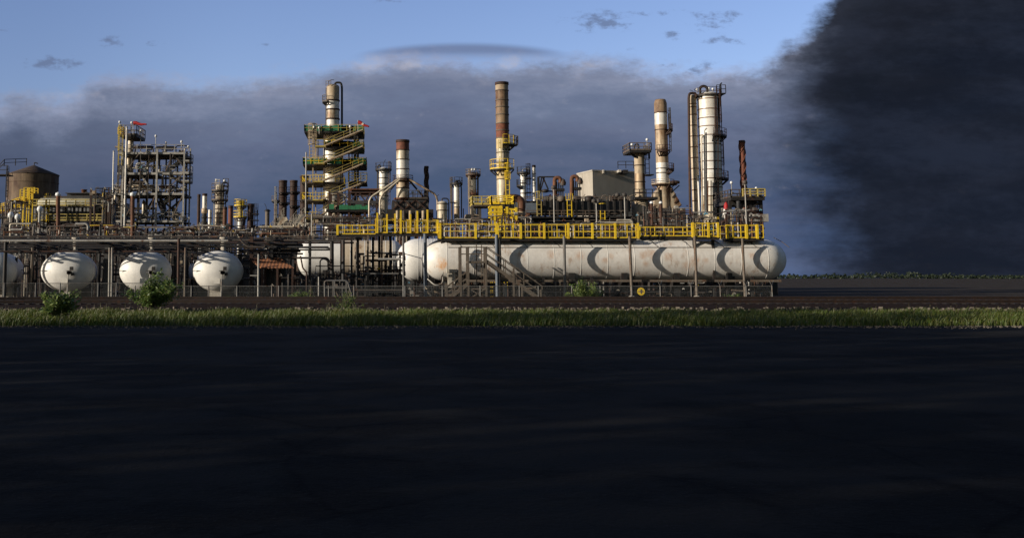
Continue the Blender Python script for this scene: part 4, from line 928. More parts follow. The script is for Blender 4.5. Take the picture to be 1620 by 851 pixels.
# ---- 3 steel frame tower
d = 148; t = T('steel_frame_tower', 'tall open grey steel frame tower full of pipes, stairs and vessels, windsock above', 'process tower', (X(245, d), d, 0)); DB = 153.5
def fcol(px, y0, wpx, mat, dd_, base=0, nm='column'):
    m = MB(); w_ = S(wpx, dd_); x = X(px, dd_, 300); m.bx(x - w_ / 2, x + w_ / 2, dd_ - w_ / 2, dd_ + w_ / 2, base, Z(y0, dd_)); t.part(nm, M[mat], m)
for px, y0, w_, mt, dd_ in ((193.5, 240, 2.8, 'grey', d - .95), (247.5, 237, 2.8, 'grey', d - .95), (243, 242, 2.6, 'brownsteel', d + .8), (300, 235, 2.2, 'grey', DB), (290.5, 238, 2.4, 'grey', d - .95), (294.5, 240, 2.6, 'midsteel', d + 4), (280, 242, 2.4, 'midsteel', DB), (219, 242, 3.0, 'dark', DB), (232, 244, 2.4, 'midsteel', DB), (186, 242, 2.4, 'midsteel', DB), (262, 242, 2.2, 'midsteel', DB), (270, 242, 2.0, 'grey', DB), (207, 244, 2.2, 'midsteel', d)): fcol(px, y0, w_, mt, dd_)
def fdeck(x0, x1, y, th, mat='dark', rail='grey', sides='flr', h=1.2):
    m = MB(); m.bx(X(x0, d), X(x1, d), d - .6, DB + .6, Z(y, d) - th, Z(y, d)); p = t.part('deck', M[mat], m); m = MB()
    railing(m, [(X(x0, d), d - .55, Z(y, d)), (X(x1, d), d - .55, Z(y, d))], h, 1.3, .085, 2)
    if 'l' in sides: railing(m, [(X(x0, d), d - .55, Z(y, d)), (X(x0, d), DB + .5, Z(y, d))], h, 1.3, .085, 2)
    t.part('railing', M[rail], m, p)
fdeck(186, 290, 242.5, .30); fdeck(186, 246, 274.5, .18); fdeck(178, 290, 306, .34); fdeck(182, 288, 349, .18, 'midsteel')
for y in (242, 274, 306, 349):
    for dd_ in (d - .75, DB + .75): m = MB(); m.beam((X(186 if y != 306 else 178, d), dd_, Z(y + 1.6, d)), (X(290, d), dd_, Z(y + 1.6, d)), .14, .32); t.part('beam', M['grey' if dd_ < DB else 'midsteel'], m)
m = MB(); m.beam((X(248, d), d - .4, Z(274, d)), (X(298, d), d - .4, Z(274, d)), .14, .35); t.part('beam', M['grey'], m)
for a, b, mt, dd_ in (((222, 277), (239, 303), 'grey', d), ((198, 303), (215, 283), 'brownsteel', d), ((226, 269), (246, 240), 'grey', d + 3), ((247, 315), (268, 348), 'dark', d + 1), ((220, 350), (245, 312), 'dark', d + 3), ((224, 350), (248, 338), 'grey', d), ((254, 344), (296, 308), 'midsteel', d + 2), ((248, 310), (296, 350), 'dark', DB), ((186, 310), (219, 348), 'dark', DB), ((262, 365), (297, 345), 'grey', d), ((250, 310), (262, 330), 'dark', d), ((270, 243), (296, 270), 'midsteel', d), ((219, 275), (245, 304), 'dark', DB), ((199, 350), (243, 372), 'midsteel', d)):
    m = MB(); m.beam((X(a[0], dd_), dd_, Z(a[1], dd_)), (X(b[0], dd_), dd_, Z(b[1], dd_)), .26); t.part('brace', M[mt], m)
def tstair(a, b, dd_, mt='grey', wid=1.3):
    pa, pb = Vector((X(a[0], dd_), dd_, Z(a[1], dd_))), Vector((X(b[0], dd_), dd_, Z(b[1], dd_))); m = MB()
    for dy in (0, wid):
        o = Vector((0, dy, 0)); m.beam(pa + o, pb + o, .1, .4); railing(m, [pa + o, pb + o], 1.1, 1.4, .085, 2)
    for i in range(14): p = pa.lerp(pb, (i + .5) / 14); m.box((p.x, p.y + wid / 2, p.z), (.34, wid, .06))
    t.part('stair_flight', M[mt], m)
tstair((262, 270), (284, 254), d + 2); tstair((258, 273), (282, 286), d + 1); tstair((250, 325), (280, 308), d + 1); tstair((252, 325), (262, 345), d + 2, 'midsteel')
for y, a, b in ((255, 281, 299), (287, 280, 299), (273.5, 252, 299)): boxplat(t, X(a, d), X(b, d), Z(y, d), d + .2, d + 2.4, 1.1, 'midsteel', 'grey', .2, 1.2, .085, 'fr')
# tower head at the upper left with a yellow ladder cage
boxplat(t, X(187, d), X(214, d), Z(214, d), d - .5, d + 5, 1.4, 'dark', 'brownsteel', .3, 1.0, .09)
lad(t, 190.5, 207, 262, d - 1.2, 5.5, 'paleyellow'); lad(t, 190, 262, 306, d - .8, 4, 'midsteel')
m = MB(); m.bx(X(187.5, d), X(195, d), d - 1.3, d - .7, Z(214.5, d), Z(207, d)); m2 = MB(); railing(m2, [(X(187, d), d - 1.4, Z(214.5, d)), (X(196, d), d - 1.4, Z(214.5, d))], 1.0, .5, .1, 3); t.part('ladder_head', M['yellow'], m2)
for px, y0, y1, wr, mt, dd_ in ((205, 214, 243, 4.5, 'silver', d + 3), (203, 245, 273, 4.6, 'silver', d + 2.5), (207, 245, 300, 3.0, 'midsteel', d + 5), (199, 280, 304, 5.0, 'darkrust', d + 4), (197, 310, 345, 4.0, 'silver', d + 3), (257, 300, 272, 2.0, 'grey', d + 4), (228, 318, 345, 2.6, 'silver', d + 5), (190, 300, 345, 2.6, 'tan', d + 1), (276, 330, 347, 4.0, 'tan', d + 3), (282, 340, 365, 2.4, 'tan', d + 3), (251.5, 263, 273, 1.6, 'silver', d + 2), (233, 263, 273, 1.6, 'silver', d + 2)):
    z0, z1 = sorted((Z(y0, dd_), Z(y1, dd_))); m = MB(); R = S(wr, dd_); x = X(px, dd_, 300); m.lathe(x, dd_, [(R * .3, z0 - .2), (R, z0 + .2), (R, z1 - .2), (R * .4, z1 + .15), (.01, z1 + .2)], 16); t.part('vessel', M[mt], m)
for x0, x1, y, rp, mt, dd_ in ((203, 228, 289, 3.4, 'midsteel', d + 3), (206, 244, 297, 4.2, 'silverrust', d + 4), (252, 276, 296, 2.4, 'rust', d + 4), (222, 246, 254, 1.5, 'grey', d + 5), (200, 240, 233, 2.4, 'midsteel', d + 4), (245, 275, 234, 2.6, 'brownsteel', d + 3), (195, 225, 340, 3.0, 'brownsteel', d + 4), (210, 245, 330, 2.0, 'midsteel', d + 6)):
    m = MB(); R = S(rp, dd_); m.lathe(0, dd_, [(.01, X(x0, dd_) - .1), (R * .7, X(x0, dd_)), (R, X(x0, dd_) + .25), (R, X(x1, dd_) - .25), (R * .7, X(x1, dd_)), (.01, X(x1, dd_) + .1)], 14, 'x', Z(y, dd_)); t.part('drum', M[mt], m)
pipe(t, [(252, 263), (252, 251), (262, 249), (274, 247), (278, 243)], 1.6, 'midsteel', d + 1, 1.2); pipe(t, [(216, 266), (216, 259), (229, 258.5)], 1.5, 'grey', d + 1, .8); pipe(t, [(233, 264), (233, 258), (243, 255)], 1.4, 'silver', d + 1, .6)
for px in (221, 234, 268): fcol(px, 243, 1.3, 'midsteel', d - .9, Z(349, d))
for a, b in (((200, 272), (219, 245)), ((262, 303), (290, 276)), ((200, 346), (218, 309)), ((262, 272), (274, 246)), ((234, 346), (247, 309)), ((274, 346), (290, 310)), ((221, 303), (234, 277))):
    m = MB(); m.beam((X(a[0], d), d - .8, Z(a[1], d)), (X(b[0], d), d - .8, Z(b[1], d)), .13); t.part('brace', M['brownsteel'], m)
r = random.Random(77)
for i in range(90):
    dd_ = r.uniform(d, DB); lv_ = r.choice((242, 274, 306, 306, 349, 349)); px = r.uniform(184, 296) if lv_ != 274 else r.uniform(188, 244); y = lv_ - r.uniform(2, 12)
    pts = [(px, lv_), (px, y), (px + r.uniform(-22, 22), y)]
    if r.random() < .5: pts.append((pts[-1][0], y - r.uniform(-9, 9)))
    pts = [(min(298, max(182, a)), b) for a, b in pts]
    pipe(t, pts, r.uniform(.45, 1.1), r.choice(['midsteel', 'grey', 'brownsteel', 'silver', 'dark', 'darkrust', 'tan']), dd_, .4)
vm = 0
for i in range(34):
    dd_ = r.uniform(d - .4, DB - 4); lv_ = r.choice((242, 274, 306, 349, 349)); m = MB(); valve(m, X(r.uniform(186, 296 if lv_ != 274 else 244), dd_), dd_, Z(lv_ - r.uniform(1.5, 8), dd_), .26); t.part('valve', M[r.choice(['silver', 'grey', 'brownsteel', 'dark', 'tan', 'paleyellow', 'blue'])], m)
for px, a, b in ((189, 195, 207), (208, 196, 210), (222, 209, 240), (246, 217, 240), (287, 226, 240), (298, 234, 240)): lamp(t, px, a, b, d)
for px, y0, wpx, lab in ((180.5, 239, 2.2, 'silver vent pipe at the left of the steel frame tower, ending below its top'), (200, 201, 2.9, 'tallest silver vent pipe rising past the top of the steel frame tower')):
    q = T('vent_pipe', lab, 'pipe', (X(px, 146, 300), 146, 0)); m = MB(); m.tube([(X(px - 2.5, 146, 354), 146, 0), (X(px + .3, 146, 210), 146, Z(y0, 146))], S(wpx / 2, 146), 10); q.part('shaft', M['silverclean'], m); m = MB(); m.lathe(X(px + .3, 146, 210), 146, [(S(wpx / 2, 146) * 1.25, Z(y0 + 1.5, 146)), (S(wpx / 2, 146) * 1.25, Z(y0 - .3, 146))], 10); q.part('collar', M['grey'], m)
def windsock(label, px, py, d, L, tilt, mats, stem):
    t = T('windsock', label, 'windsock', (X(px, d, py), d, Z(stem, d))); m = MB(); x = X(px, d, py); m.cyl((x, d, Z(stem, d)), (x, d, Z(py, d) + .3), .05, n=6); t.part('mast', M['grey'], m)
    a = Vector((x + .05, d, Z(py, d))); b = a + Vector((L * cos(tilt), -.4, L * sin(tilt))); k = 5; pts = [a.lerp(b, i / k) + Vector((0, 0, .07 * sin(i * 1.7))) for i in range(k + 1)]
    m = MB(); m.tube(pts, [.30 - .19 * i / k for i in range(k + 1)], 12, False); t.part('sock', M['red'], m)
    if mats: m = MB(); m.tube([a.lerp(b, .36), a.lerp(b, .5)], [.31 - .19 * .36, .31 - .19 * .5], 12, False); t.part('band', M['lampglass'], m)
windsock('red windsock above the grey steel frame tower', 211, 195, 150, 2.05, radians(-9), False, 214)
windsock('red and white windsock beside the green stair tower top', 566.5, 193.5, 146, 1.75, radians(-27), True, 208)

# ---- 4 slender stacks left of centre
d = 141
column('slim_stack', 'slim dark brown stack first right of the steel frame tower', 'stack', 312, 317, 308, d, [(None, 'darkrust', 'shell')], (), 'slim stacks', 14, 'lip')
t = column('slim_stack', 'slim silver stack on a dark machine base', 'stack', 320, 327.5, 307, d, [(330, 'silverclean', 'shell'), (None, 'dark', 'base')], (), 'slim stacks', 14, 'lip')
for a, b, y0, y1, mt in ((319, 329, 329, 338, 'silverrust'), (320, 330, 341, 346, 'dark'), (319, 330, 350, 368, 'dark')): m = MB(); m.lathe(t.xc, d, [(S((b - a) / 2, d) * .8, Z(y1, d)), (S((b - a) / 2, d), Z(y1 - 1.5, d)), (S((b - a) / 2, d), Z(y0 + 1.5, d)), (S((b - a) / 2, d) * .6, Z(y0, d))], 14); t.part('casing', M[mt], m)
column('slim_stack', 'short grey stack standing against a pale banded column', 'stack', 329.5, 335, 332, d - 1, [(None, 'silverclean', 'shell')], (345, 366), 'slim stacks', 14)
t = column('distillation_column', 'pale column with a railed top and dark bands, left of a mustard stack', 'column', 341, 354.5, 294, d, [(None, 'silver', 'shell')], (302, 310, 317, 323, 331, 338, 345, 352, 359), None, 22, 'dome')
for y in (302, 317): ringplat(t, t.xc, d, Z(y, d), t.R, .55, -40, 220, 1.0, 'dark', 'brownsteel')
m = MB(); railing(m, [(X(341, d, 294), d - .5, Z(294, d)), (X(349, d, 294), d - .7, Z(294, d))], .8, .5, .08, 2); t.part('railing', M['grey'], m)
pipe(t, [(351, 295), (351, 289.5), (361, 289.5), (361, 304), (357, 308), (357, 340)], .8, 'dark', d, .3); lad(t, 344.5, 294, 366, d - .9, 2.5, 'darkrust', False); lad(t, 339, 316, 362, d, 2, 'grey', False); lamp(t, 342, 287, 294, d); lamp(t, 355, 288, 296, d)
m = MB(); railing(m, [(X(353, d, 293), d, Z(294, d)), (X(361.5, d, 293), d, Z(294, d))], 1.0, .6, .08, 2); m.bx(X(349, d, 294), X(362, d, 294), d - .5, d + .5, Z(295, d), Z(294, d)); t.part('gantry', M['midsteel'], m)
column('slim_stack', 'mustard and rust coloured stack beside the pale banded column', 'stack', 352.5, 359, 328, d - 3, [(356, 'rust', 'shell'), (None, 'tan', 'base')], (), 'slim stacks', 14, 'lip', pyref=345)
column('slim_stack', 'reddish dark stack between the mustard stack and the yellow-topped column', 'stack', 361, 368.5, 326, d - 3, [(None, 'rustred', 'shell')], (357,), 'slim stacks', 14, 'lip', pyref=345)
t = column('distillation_column', 'white column with yellow platforms at its top and middle', 'column', 376, 384.5, 321, d, [(344, 'cream', 'shell'), (None, 'silverclean', 'shell')], (), None, 18, 'dome')
for y, R_ in ((326, .5), (344, .55)): ringplat(t, t.xc, d, Z(y, d), t.R, R_, -60, 240, .9, 'brownsteel', 'yellow', .3)
m = MB(); m.lathe(t.xc, d, [(t.R * 1.3, Z(324, d)), (t.R * 1.6, Z(320, d)), (t.R * 1.6, Z(318, d)), (t.R * .7, Z(316.5, d))], 14); t.part('head_frame', M['paleyellow'], m)
lad(t, 378, 326, 344, d - .8, 2.5, 'yellow', False); lad(t, 373, 344, 366, d - .2, 2.5, 'grey', False); pipe(t, [(387, 345), (386, 356), (378, 372)], 2.1, 'darkrust', d - 2, 1.5, 'duct')
t = column('slim_stack', 'dark rusty stack with a ladder frame on its right', 'stack', 391.5, 401.5, 323, d, [(349, 'darkrust', 'shell'), (361, 'darkrust', 'shell'), (None, 'darkgrey', 'base')], (327, 349), 'slim stacks', 18, 'lip')
m = MB(); m.lathe(t.xc, d, [(t.R * 1.9, Z(372, d)), (t.R * 1.05, Z(360, d))], 4); t.part('skirt', M['midsteel'], m); lad(t, 405, 332, 366, d, 4, 'dark', True)
for y in (338, 348): m = MB(); m.bx(X(399, d), X(409, d), d - .4, d + .8, Z(y, d) - .12, Z(y, d)); t.part('landing', M['dark'], m)
t = column('slim_stack', 'lone slim brown column left of the furnace stacks', 'stack', 419.5, 426.5, 335, d, [(None, 'brownsteel', 'shell')], (), 'slim stacks', 14); m = MB(); m.lathe(t.xc, d, [(t.R * 1.4, Z(334.5, d)), (t.R * 1.4, Z(333, d)), (t.R * .5, Z(331, d))], 12); t.part('cap', M['dark'], m); pipe(t, [(422, 333), (421, 327), (418.5, 322)], .4, 'dark', d, .2)
# ---- 5 furnaces with three brown stacks
def furnace(label, px0, px1, ytop, ybase, bx0, bx1, d, rings):
    t = column('furnace_stack', label, 'furnace', px0, px1, ytop, d, [(ybase, 'rust' if px0 > 475 else 'darkrust', 'shell')], rings, 'furnaces with brown stacks', 22, 'lip')
    m = MB(); x0, x1, w_ = X(bx0, d), X(bx1, d), S((px1 - px0) / 2, d)
    zb, zt = Z(358, d), Z(ybase, d) + .02; D = (x1 - x0) / 2; xc = t.xc
    m.add([(x0, d - D, zb), (x1, d - D, zb), (x1, d + D, zb), (x0, d + D, zb), (xc - w_, d - w_, zt), (xc + w_, d - w_, zt), (xc + w_, d + w_, zt), (xc - w_, d + w_, zt)], [(0, 1, 5, 4), (1, 2, 6, 5), (2, 3, 7, 6), (3, 0, 4, 7), (4, 5, 6, 7)]); t.part('hood', M['silver'], m)
    m = MB(); m.bx(x0 + .02, x1 - .02, d - D + .02, d + D - .02, 0, zb - .003); t.part('firebox', M['tan'], m)
    for q in range(5): m = MB(); x = x0 + (x1 - x0) * q / 4; m.bx(x - .1, x + .1, d - D - .15, d - D - .003, 0, zb); t.part('buckstay', M['grey'], m)
    m = MB(); railing(m, [(x0 - .4, d - D - .8, zb - .8), (x1 + .4, d - D - .8, zb - .8)], 1.2, .8, .08, 3); m.bx(x0 - .4, x1 + .4, d - D - .8, d - D - .16, zb - .95, zb - .8); t.part('gallery', M['concrete'], m)
    m = MB(); pa, pb = Vector((x0 - .8, d - D - 1, zb - 1.4)), Vector((x0 + 1.8, d - D - .4, zb + 1.9)); m.beam(pa, pb, .14, .4); railing(m, [pa, pb], 1.1, .7, .09, 2); t.part('stairway', M['concrete'], m)
    for y in rings[:2]: ringplat(t, t.xc, d, Z(y + 8, d), t.R, .5, -20, 120, .9, 'dark', 'darkrust', .12)
    return t
furnace('left furnace with a dark brown stack, beside a thinner rusty column', 441, 454, 286, 344, 434, 461, 170, (297, 313, 330))
furnace('middle furnace with a dark stack between two others', 458.5, 470.5, 286, 349, 457, 473, 173, (296, 318))
furnace('right furnace with a reddish stack hidden partly by the green stair tower', 474.5, 488, 279, 340, 466, 498, 168, (309, 322))
t = column('distillation_column', 'thin grey column standing against the left furnace stack', 'column', 433.5, 439, 317, 168, [(None, 'brownsteel', 'shell')], (325, 340)); lad(t, 436, 304, 345, 167.2, 2.4, 'grey'); ringplat(t, t.xc, 168, Z(318, 168), t.R, .4, 0, 180, .8)

# ---- 6 green stair tower
d = 150; t = column('stair_tower', 'tall column wrapped in zigzag stairs with green-netted platforms', 'process tower', 511, 541, 203, d, [(None, 'silverclean', 'shell')], (247, 275, 300, 330), None, 32, pyref=300)
xu = X(526.5, d, 170); Ru = S(10.3, d); zt = Z(138, d)
for y0, y1, mt in ((138, 160, 'tan'), (160, 174, 'silverclean'), (174, 189, 'silver'), (189, 203, 'silverclean')): m = MB(); m.lathe(xu, d, [(Ru, Z(y1, d) + .01), (Ru, Z(y0, d))], 28); t.part('upper_shell', M[mt], m); m = MB(); m.lathe(xu, d, [(Ru + .003, Z(y1, d) - .1), (Ru + .09, Z(y1, d) - .1), (Ru + .09, Z(y1, d) + .1), (Ru + .003, Z(y1, d) + .1)], 28, caps=False); t.part('ring', M['darkrust'], m)
m = MB(); m.lathe(xu, d, [(Ru * cos(radians(a)), zt + Ru * .45 * sin(radians(a))) for a in (0, 25, 50, 70, 89)], 24); t.part('head', M['tan'], m)
pipe(t, [(529, 136, d), (531, 131, d), (539.5, 131, d), (541, 138, d), (541, 206, d)], 1.7, 'dark', d, .9, 'overhead_pipe', 12)
pipe(t, [(521, 138), (519, 131), (523, 126.5), (528.5, 127)], .45, 'dark', d, .8, 'davit'); lad(t, 516.5, 139, 204, d - .3, 2.0, 'brownsteel', False); ringplat(t, xu, d, Z(162, d), Ru, .6, 120, 215, 1.0, 'dark', 'brownsteel')
m = MB(); railing(m, [(X(516, d, 138), d - .6, zt), (X(524, d, 138), d - 1, zt)], .8, .5, .07, 2); t.part('railing', M['brownsteel'], m)
FZ = d - 3.4; BZ = d + 4
for px, y0, mt, w_ in ((514.5, 205, 'midsteel', 2.2), (497, 212, 'tan', 1.8), (561.5, 212, 'dark', 2.6), (566, 214, 'midsteel', 2), (540, 205, 'dark', 2.4)):
    for dd_ in (FZ + .5, BZ): m = MB(); x = X(px, d, 280); w2 = S(w_, d) / 2; m.bx(x - w2, x + w2, dd_ - w2, dd_ + w2, 0 if px < 545 else Z(330, d), Z(y0, dd_)); t.part('column', M[mt], m)
m = MB(); ladder(m, X(497, d, 240), FZ - .8, Z(258, d), Z(211, d), .8, .14, .5, True); t.part('ladder', M['tan'], m)
LV = [(212.5, 484, 576, 'green'), (236.5, 514, 576, 'green'), (263.5, 482, 580, 'green'), (291, 480, 545, 'yellow'), (318, 480, 520, 'yellow'), (348, 484, 530, 'yellow')]
for i, (y, a, b, rm) in enumerate(LV):
    z = Z(y, d); m = MB(); m.bx(X(a, d, y), X(b, d, y), FZ, BZ, z - .25, z); p = t.part('deck', M['dark' if rm == 'green' else 'midsteel'], m)
    m = MB(); railing(m, [(X(a, d, y), FZ, z), (X(b, d, y), FZ, z), (X(b, d, y), BZ, z), (X(a, d, y), BZ, z), (X(a, d, y), FZ, z)], .95, 1.2, .07, 2); t.part('railing', M['yellow' if i else 'paleyellow'], m, p)
    if rm == 'green':
        m = MB(); h0, h1 = z + .05, z + .8
        rr = random.Random(i); x = X(a, d, y)
        segs = [(X(a, d, y), X(514, d, y)), (X(541, d, y), X(b, d, y))] if i != 1 else [(X(518, d, y), X(b, d, y))]
        segs.append((X(514, d, y), X(560, d, y)))
        for x0, x1 in segs:
            k = max(2, int((x1 - x0) / .5))
            for q in range(k):
                u0, u1 = x0 + (x1 - x0) * q / k, x0 + (x1 - x0) * (q + 1) / k; s_ = rr.uniform(-.12, .06); m.bx(u0, u1, FZ + .06, FZ + .10 + rr.uniform(0, .05), h0 + rr.uniform(-.2, .0), h1 + s_)
        t.part('netting', M['green'], m, p)
        m = MB(); m.bx(X(a, d, y), X(b, d, y), BZ - .12, BZ - .06, h0, h1); t.part('netting', M['green'], m, p)
for (a, b) in (((516, 233), (575, 209)), ((514, 259), (575, 234)), ((512, 287), (575, 261)), ((512, 315), (580, 288)), ((500, 345), (548, 318))):
    pa, pb = Vector((X(a[0], d, a[1]), FZ - 1.5, Z(a[1] + 4, d))), Vector((X(b[0], d, b[1]), FZ - 1.5, Z(b[1] + 3.5, d)))
    m = MB()
    for dy in (0, 1.35): m.beam(pa + Vector((0, dy, 0)), pb + Vector((0, dy, 0)), .08, .18)
    for q in range(22): p = pa.lerp(pb, (q + .5) / 22); m.box((p.x, p.y + .67, p.z), (.32, 1.3, .06))
    o = t.part('stair_flight', M['tan'], m); m = MB()
    railing(m, [pa, pb], .85, 1.5, .05, 2)
    t.part('handrail', M['paleyellow'], m, o)
    m = MB(); m.bx(X(a[0] - 14, d, a[1]), X(a[0] + 2, d, a[1]), FZ - 1.6, FZ - .003, pa.z - .2, pa.z); railing(m, [(X(a[0] - 14, d, a[1]), FZ - 1.5, pa.z), (X(a[0], d, a[1]), FZ - 1.5, pa.z)], .9, 1.1, .065, 2); t.part('landing', M['paleyellow'], m)
    m = MB(); m.beam((X(b[0] - 14, d, b[1]), FZ - 1.2, pb.z - 1.3), (X(b[0] - 2, d, b[1]), FZ - 1.2, pb.z - .1), .18); t.part('bracket', M['dark'], m)
m = MB(); m.bx(X(552, d, 290), X(581, d, 290), FZ, BZ, Z(292, d), Z(290.3, d)); t.part('deck', M['dark'], m); m = MB(); railing(m, [(X(552, d, 290), FZ, Z(290, d)), (X(581, d, 290), FZ, Z(290, d))], 1.2, .9, .1, 3); t.part('railing', M['paleyellow'], m)
for i in range(16):
    r = random.Random(300 + i); y0 = r.uniform(215, 330); px = r.choice((503, 508, 546, 552, 557, 519)); pipe(t, [(px, y0), (px, y0 + r.uniform(12, 60))], r.uniform(.5, 1.1), r.choice(['dark', 'midsteel', 'darkrust', 'silver']), d + r.uniform(-2, 3))
for px, a, b in ((497, 203, 212), (505, 204, 212), (554, 202, 212), (572, 227, 236)): lamp(t, px, a, b, FZ)
q = T('steel_pole', 'thin silver pole along the left side of the green stair tower', 'pole', (X(484, 142, 300), 142, 0)); m = MB(); m.tube([(X(484, 142, 300), 142, 0), (X(484, 142, 300), 142, Z(241, 142))], S(1.2, 142), 8); q.part('shaft', M['grey'], m)
# ---- 7 pipe bridge with green netting right of the tower
d = 138; t = T('pipe_bridge', 'dark brown pipe bridge with a green netted walkway right of the stair tower', 'pipe bridge', (X(560, d), d, 0))
for px, y0 in ((521, 302), (535, 306), (552, 300), (577, 318), (596, 318)):
    for dd_ in (d, d + 5): m = MB(); x = X(px, d); m.bx(x - .14, x + .14, dd_ - .14, dd_ + .14, 0, Z(y0, d)); t.part('column', M['darkrust'], m)
for y, a, b, mt in ((301, 552, 600, 'rust'), (320, 548, 600, 'darkgrey'), (333, 516, 584, 'dark'), (346, 516, 584, 'dark'), (303, 556, 600, 'darkrust')):
    for dd_ in (d - .2, d + 5.2): m = MB(); m.beam((X(a, d), dd_, Z(y, d)), (X(b, d), dd_, Z(y, d)), .2, .4); t.part('beam', M[mt], m)
for a, b in (((556, 319), (566, 302)), ((566, 302), (578, 319)), ((578, 319), (588, 302)), ((588, 302), (597, 319))): m = MB(); m.beam((X(a[0], d), d - .2, Z(a[1], d)), (X(b[0], d), d - .2, Z(b[1], d)), .18); t.part('brace', M['darkrust'], m)
m = MB(); m.bx(X(516, d), X(586, d), d - .4, d + 5, Z(333, d), Z(332, d)); t.part('deck', M['dark'], m); m = MB(); rr = random.Random(9); x = X(521, d)
while x < X(582, d):
    w3 = rr.uniform(.3, 1.1)
    if rr.random() < .86: m.bx(x, x + w3 - .02, d - .45, d - .40 + rr.uniform(0, .2), Z(332 - rr.uniform(0, .6), d), Z(324.5 + rr.uniform(-1, 2.5), d))
    x += w3
t.part('netting', M['green'], m); m = MB(); m.bx(X(516, d), X(586, d), d - .4, d + 5, Z(351, d), Z(348.5, d)); t.part('deck', M['dark'], m)
for px, w_, y0, y1, mt in ((563, 16, 337, 350, 'tan'), (528, 8, 336, 350, 'silver')): m = MB(); m.lathe(X(px, d), d + 3, [(S(w_ / 2, d), Z(y1, d)), (S(w_ / 2, d), Z(y0, d)), (.01, Z(y0 - 1, d))], 18); t.part('vessel', M[mt], m)
r = random.Random(66)
for i in range(26): px = r.uniform(518, 598); y = r.uniform(304, 346); pipe(t, [(px, y), (px + r.uniform(4, 22), y), (px + r.uniform(4, 22), y + r.uniform(4, 12))], r.uniform(.4, 1.0), r.choice(['dark', 'darkrust', 'midsteel', 'brownsteel', 'silver']), d + r.uniform(0, 5), .4)
for i in range(14): m = MB(); valve(m, X(r.uniform(520, 596), d), d + r.uniform(0, 3), Z(r.choice((318, 331, 346)) - r.uniform(1, 4), d), .25); t.part('valve', M[r.choice(['silver', 'grey', 'tan', 'dark'])], m)
# ---- 8 white column in a dark frame
d = 165; t = column('distillation_column', 'white column in a dark pipe frame left of the guyed stack', 'column', 599.5, 614, 268, d, [(282, 'silverclean', 'shell'), (295, 'silverclean', 'shell'), (None, 'silver', 'shell')], (282, 291, 300, 310), None, 22, 'dome')
pipe(t, [(602, 266), (601, 261), (597.5, 263), (597.5, 330)], 1.3, 'dark', d, .7, 'overhead_pipe'); lad(t, 616, 264, 325, d - .5, 2.4, 'brownsteel'); ringplat(t, t.xc, d, Z(269, d), t.R, .6, -30, 210, 1.1, 'dark', 'dark'); pipe(t, [(607, 266), (606.5, 258), (610, 253)], .4, 'dark', d, .5, 'davit')
# ---- 9 guyed stack with four leg pipes
d = 138; t = column('guyed_stack', 'rust-capped pale stack with slanting leg pipes spreading from its middle', 'stack', 627, 647.5, 222.5, d, [(238, 'rustred', 'cap'), (253, 'silver', 'shell'), (268, 'silverclean', 'shell'), (283, 'silverclean', 'shell'), (298, 'silverrust', 'shell'), (313, 'silver', 'shell'), (None, 'darkrust', 'base')], (238, 253, 268, 283, 298), None, 32, 'lip')
m = MB(); m.lathe(t.xc, d, [(t.R + .002, Z(316, d)), (t.R + .35, Z(316, d)), (t.R + .35, Z(313.5, d)), (t.R + .002, Z(313.5, d))], 28, caps=False); t.part('flange', M['rust'], m)
ringplat(t, t.xc, d, Z(286, d), t.R, .5, 0, 360, .7, 'darkrust', 'darkrust', .12)
for pts, mt, dd_ in (([(631, 283), (588, 311), (584, 318), (584, 350)], 'silver', d - 1.6), ([(633, 284), (606, 306), (601, 316), (601, 350)], 'silver', d - 2.2), ([(648, 284), (688, 307), (692, 315), (692, 350)], 'silverrust', d - 1.6), ([(646, 284), (672, 314), (677, 330)], 'dark', d + 2), ([(630, 285), (618, 300)], 'dark', d + 2)): pipe(t, pts, 1.55, mt, dd_, 1.2, 'leg_pipe', 10)
m = MB(); m.bx(X(620, d), X(674, d), d - 2, d + 5, Z(333, d), Z(319, d)); t.part('casing', M['darkgrey'], m); m = MB(); m.bx(X(612, d), X(684, d), d - 2.6, d + 5.4, Z(352, d), Z(333.2, d)); t.part('casing', M['dark'], m)
for i in range(3):
    for a, b in (((621 + 18 * i, 333), (637 + 18 * i, 319)), ((637 + 18 * i, 333), (621 + 18 * i, 319))): m = MB(); m.beam((X(a[0], d), d - 2.1 - .2 * (a[0] > b[0]), Z(a[1], d)), (X(b[0], d), d - 2.1 - .2 * (a[0] > b[0]), Z(b[1], d)), .16); t.part('brace', M['darkrust'], m)
for i in range(6): m = MB(); px = 624 + 9.5 * i; m.bx(X(px, d), X(px + 5, d), d - 2.04, d - 2.003, Z(331, d), Z(321, d)); t.part('casing_panel', M['midsteel' if i % 2 else 'brownsteel'], m)
for i in range(5): m = MB(); m.lathe(X(628 + i * 10, d), d - 3, [(S(2.3, d), Z(352, d)), (S(2.3, d), Z(336, d)), (.01, Z(335, d))], 12); t.part('burner', M['midsteel' if i % 2 else 'tan'], m)
boxplat(t, X(646, d), X(676, d), Z(316, d), d - 2, d + 3, 1.1, 'dark', 'midsteel', .15, 1.0, .08); lamp(t, 661, 303, 316, d); lamp(t, 653, 306, 316, d)
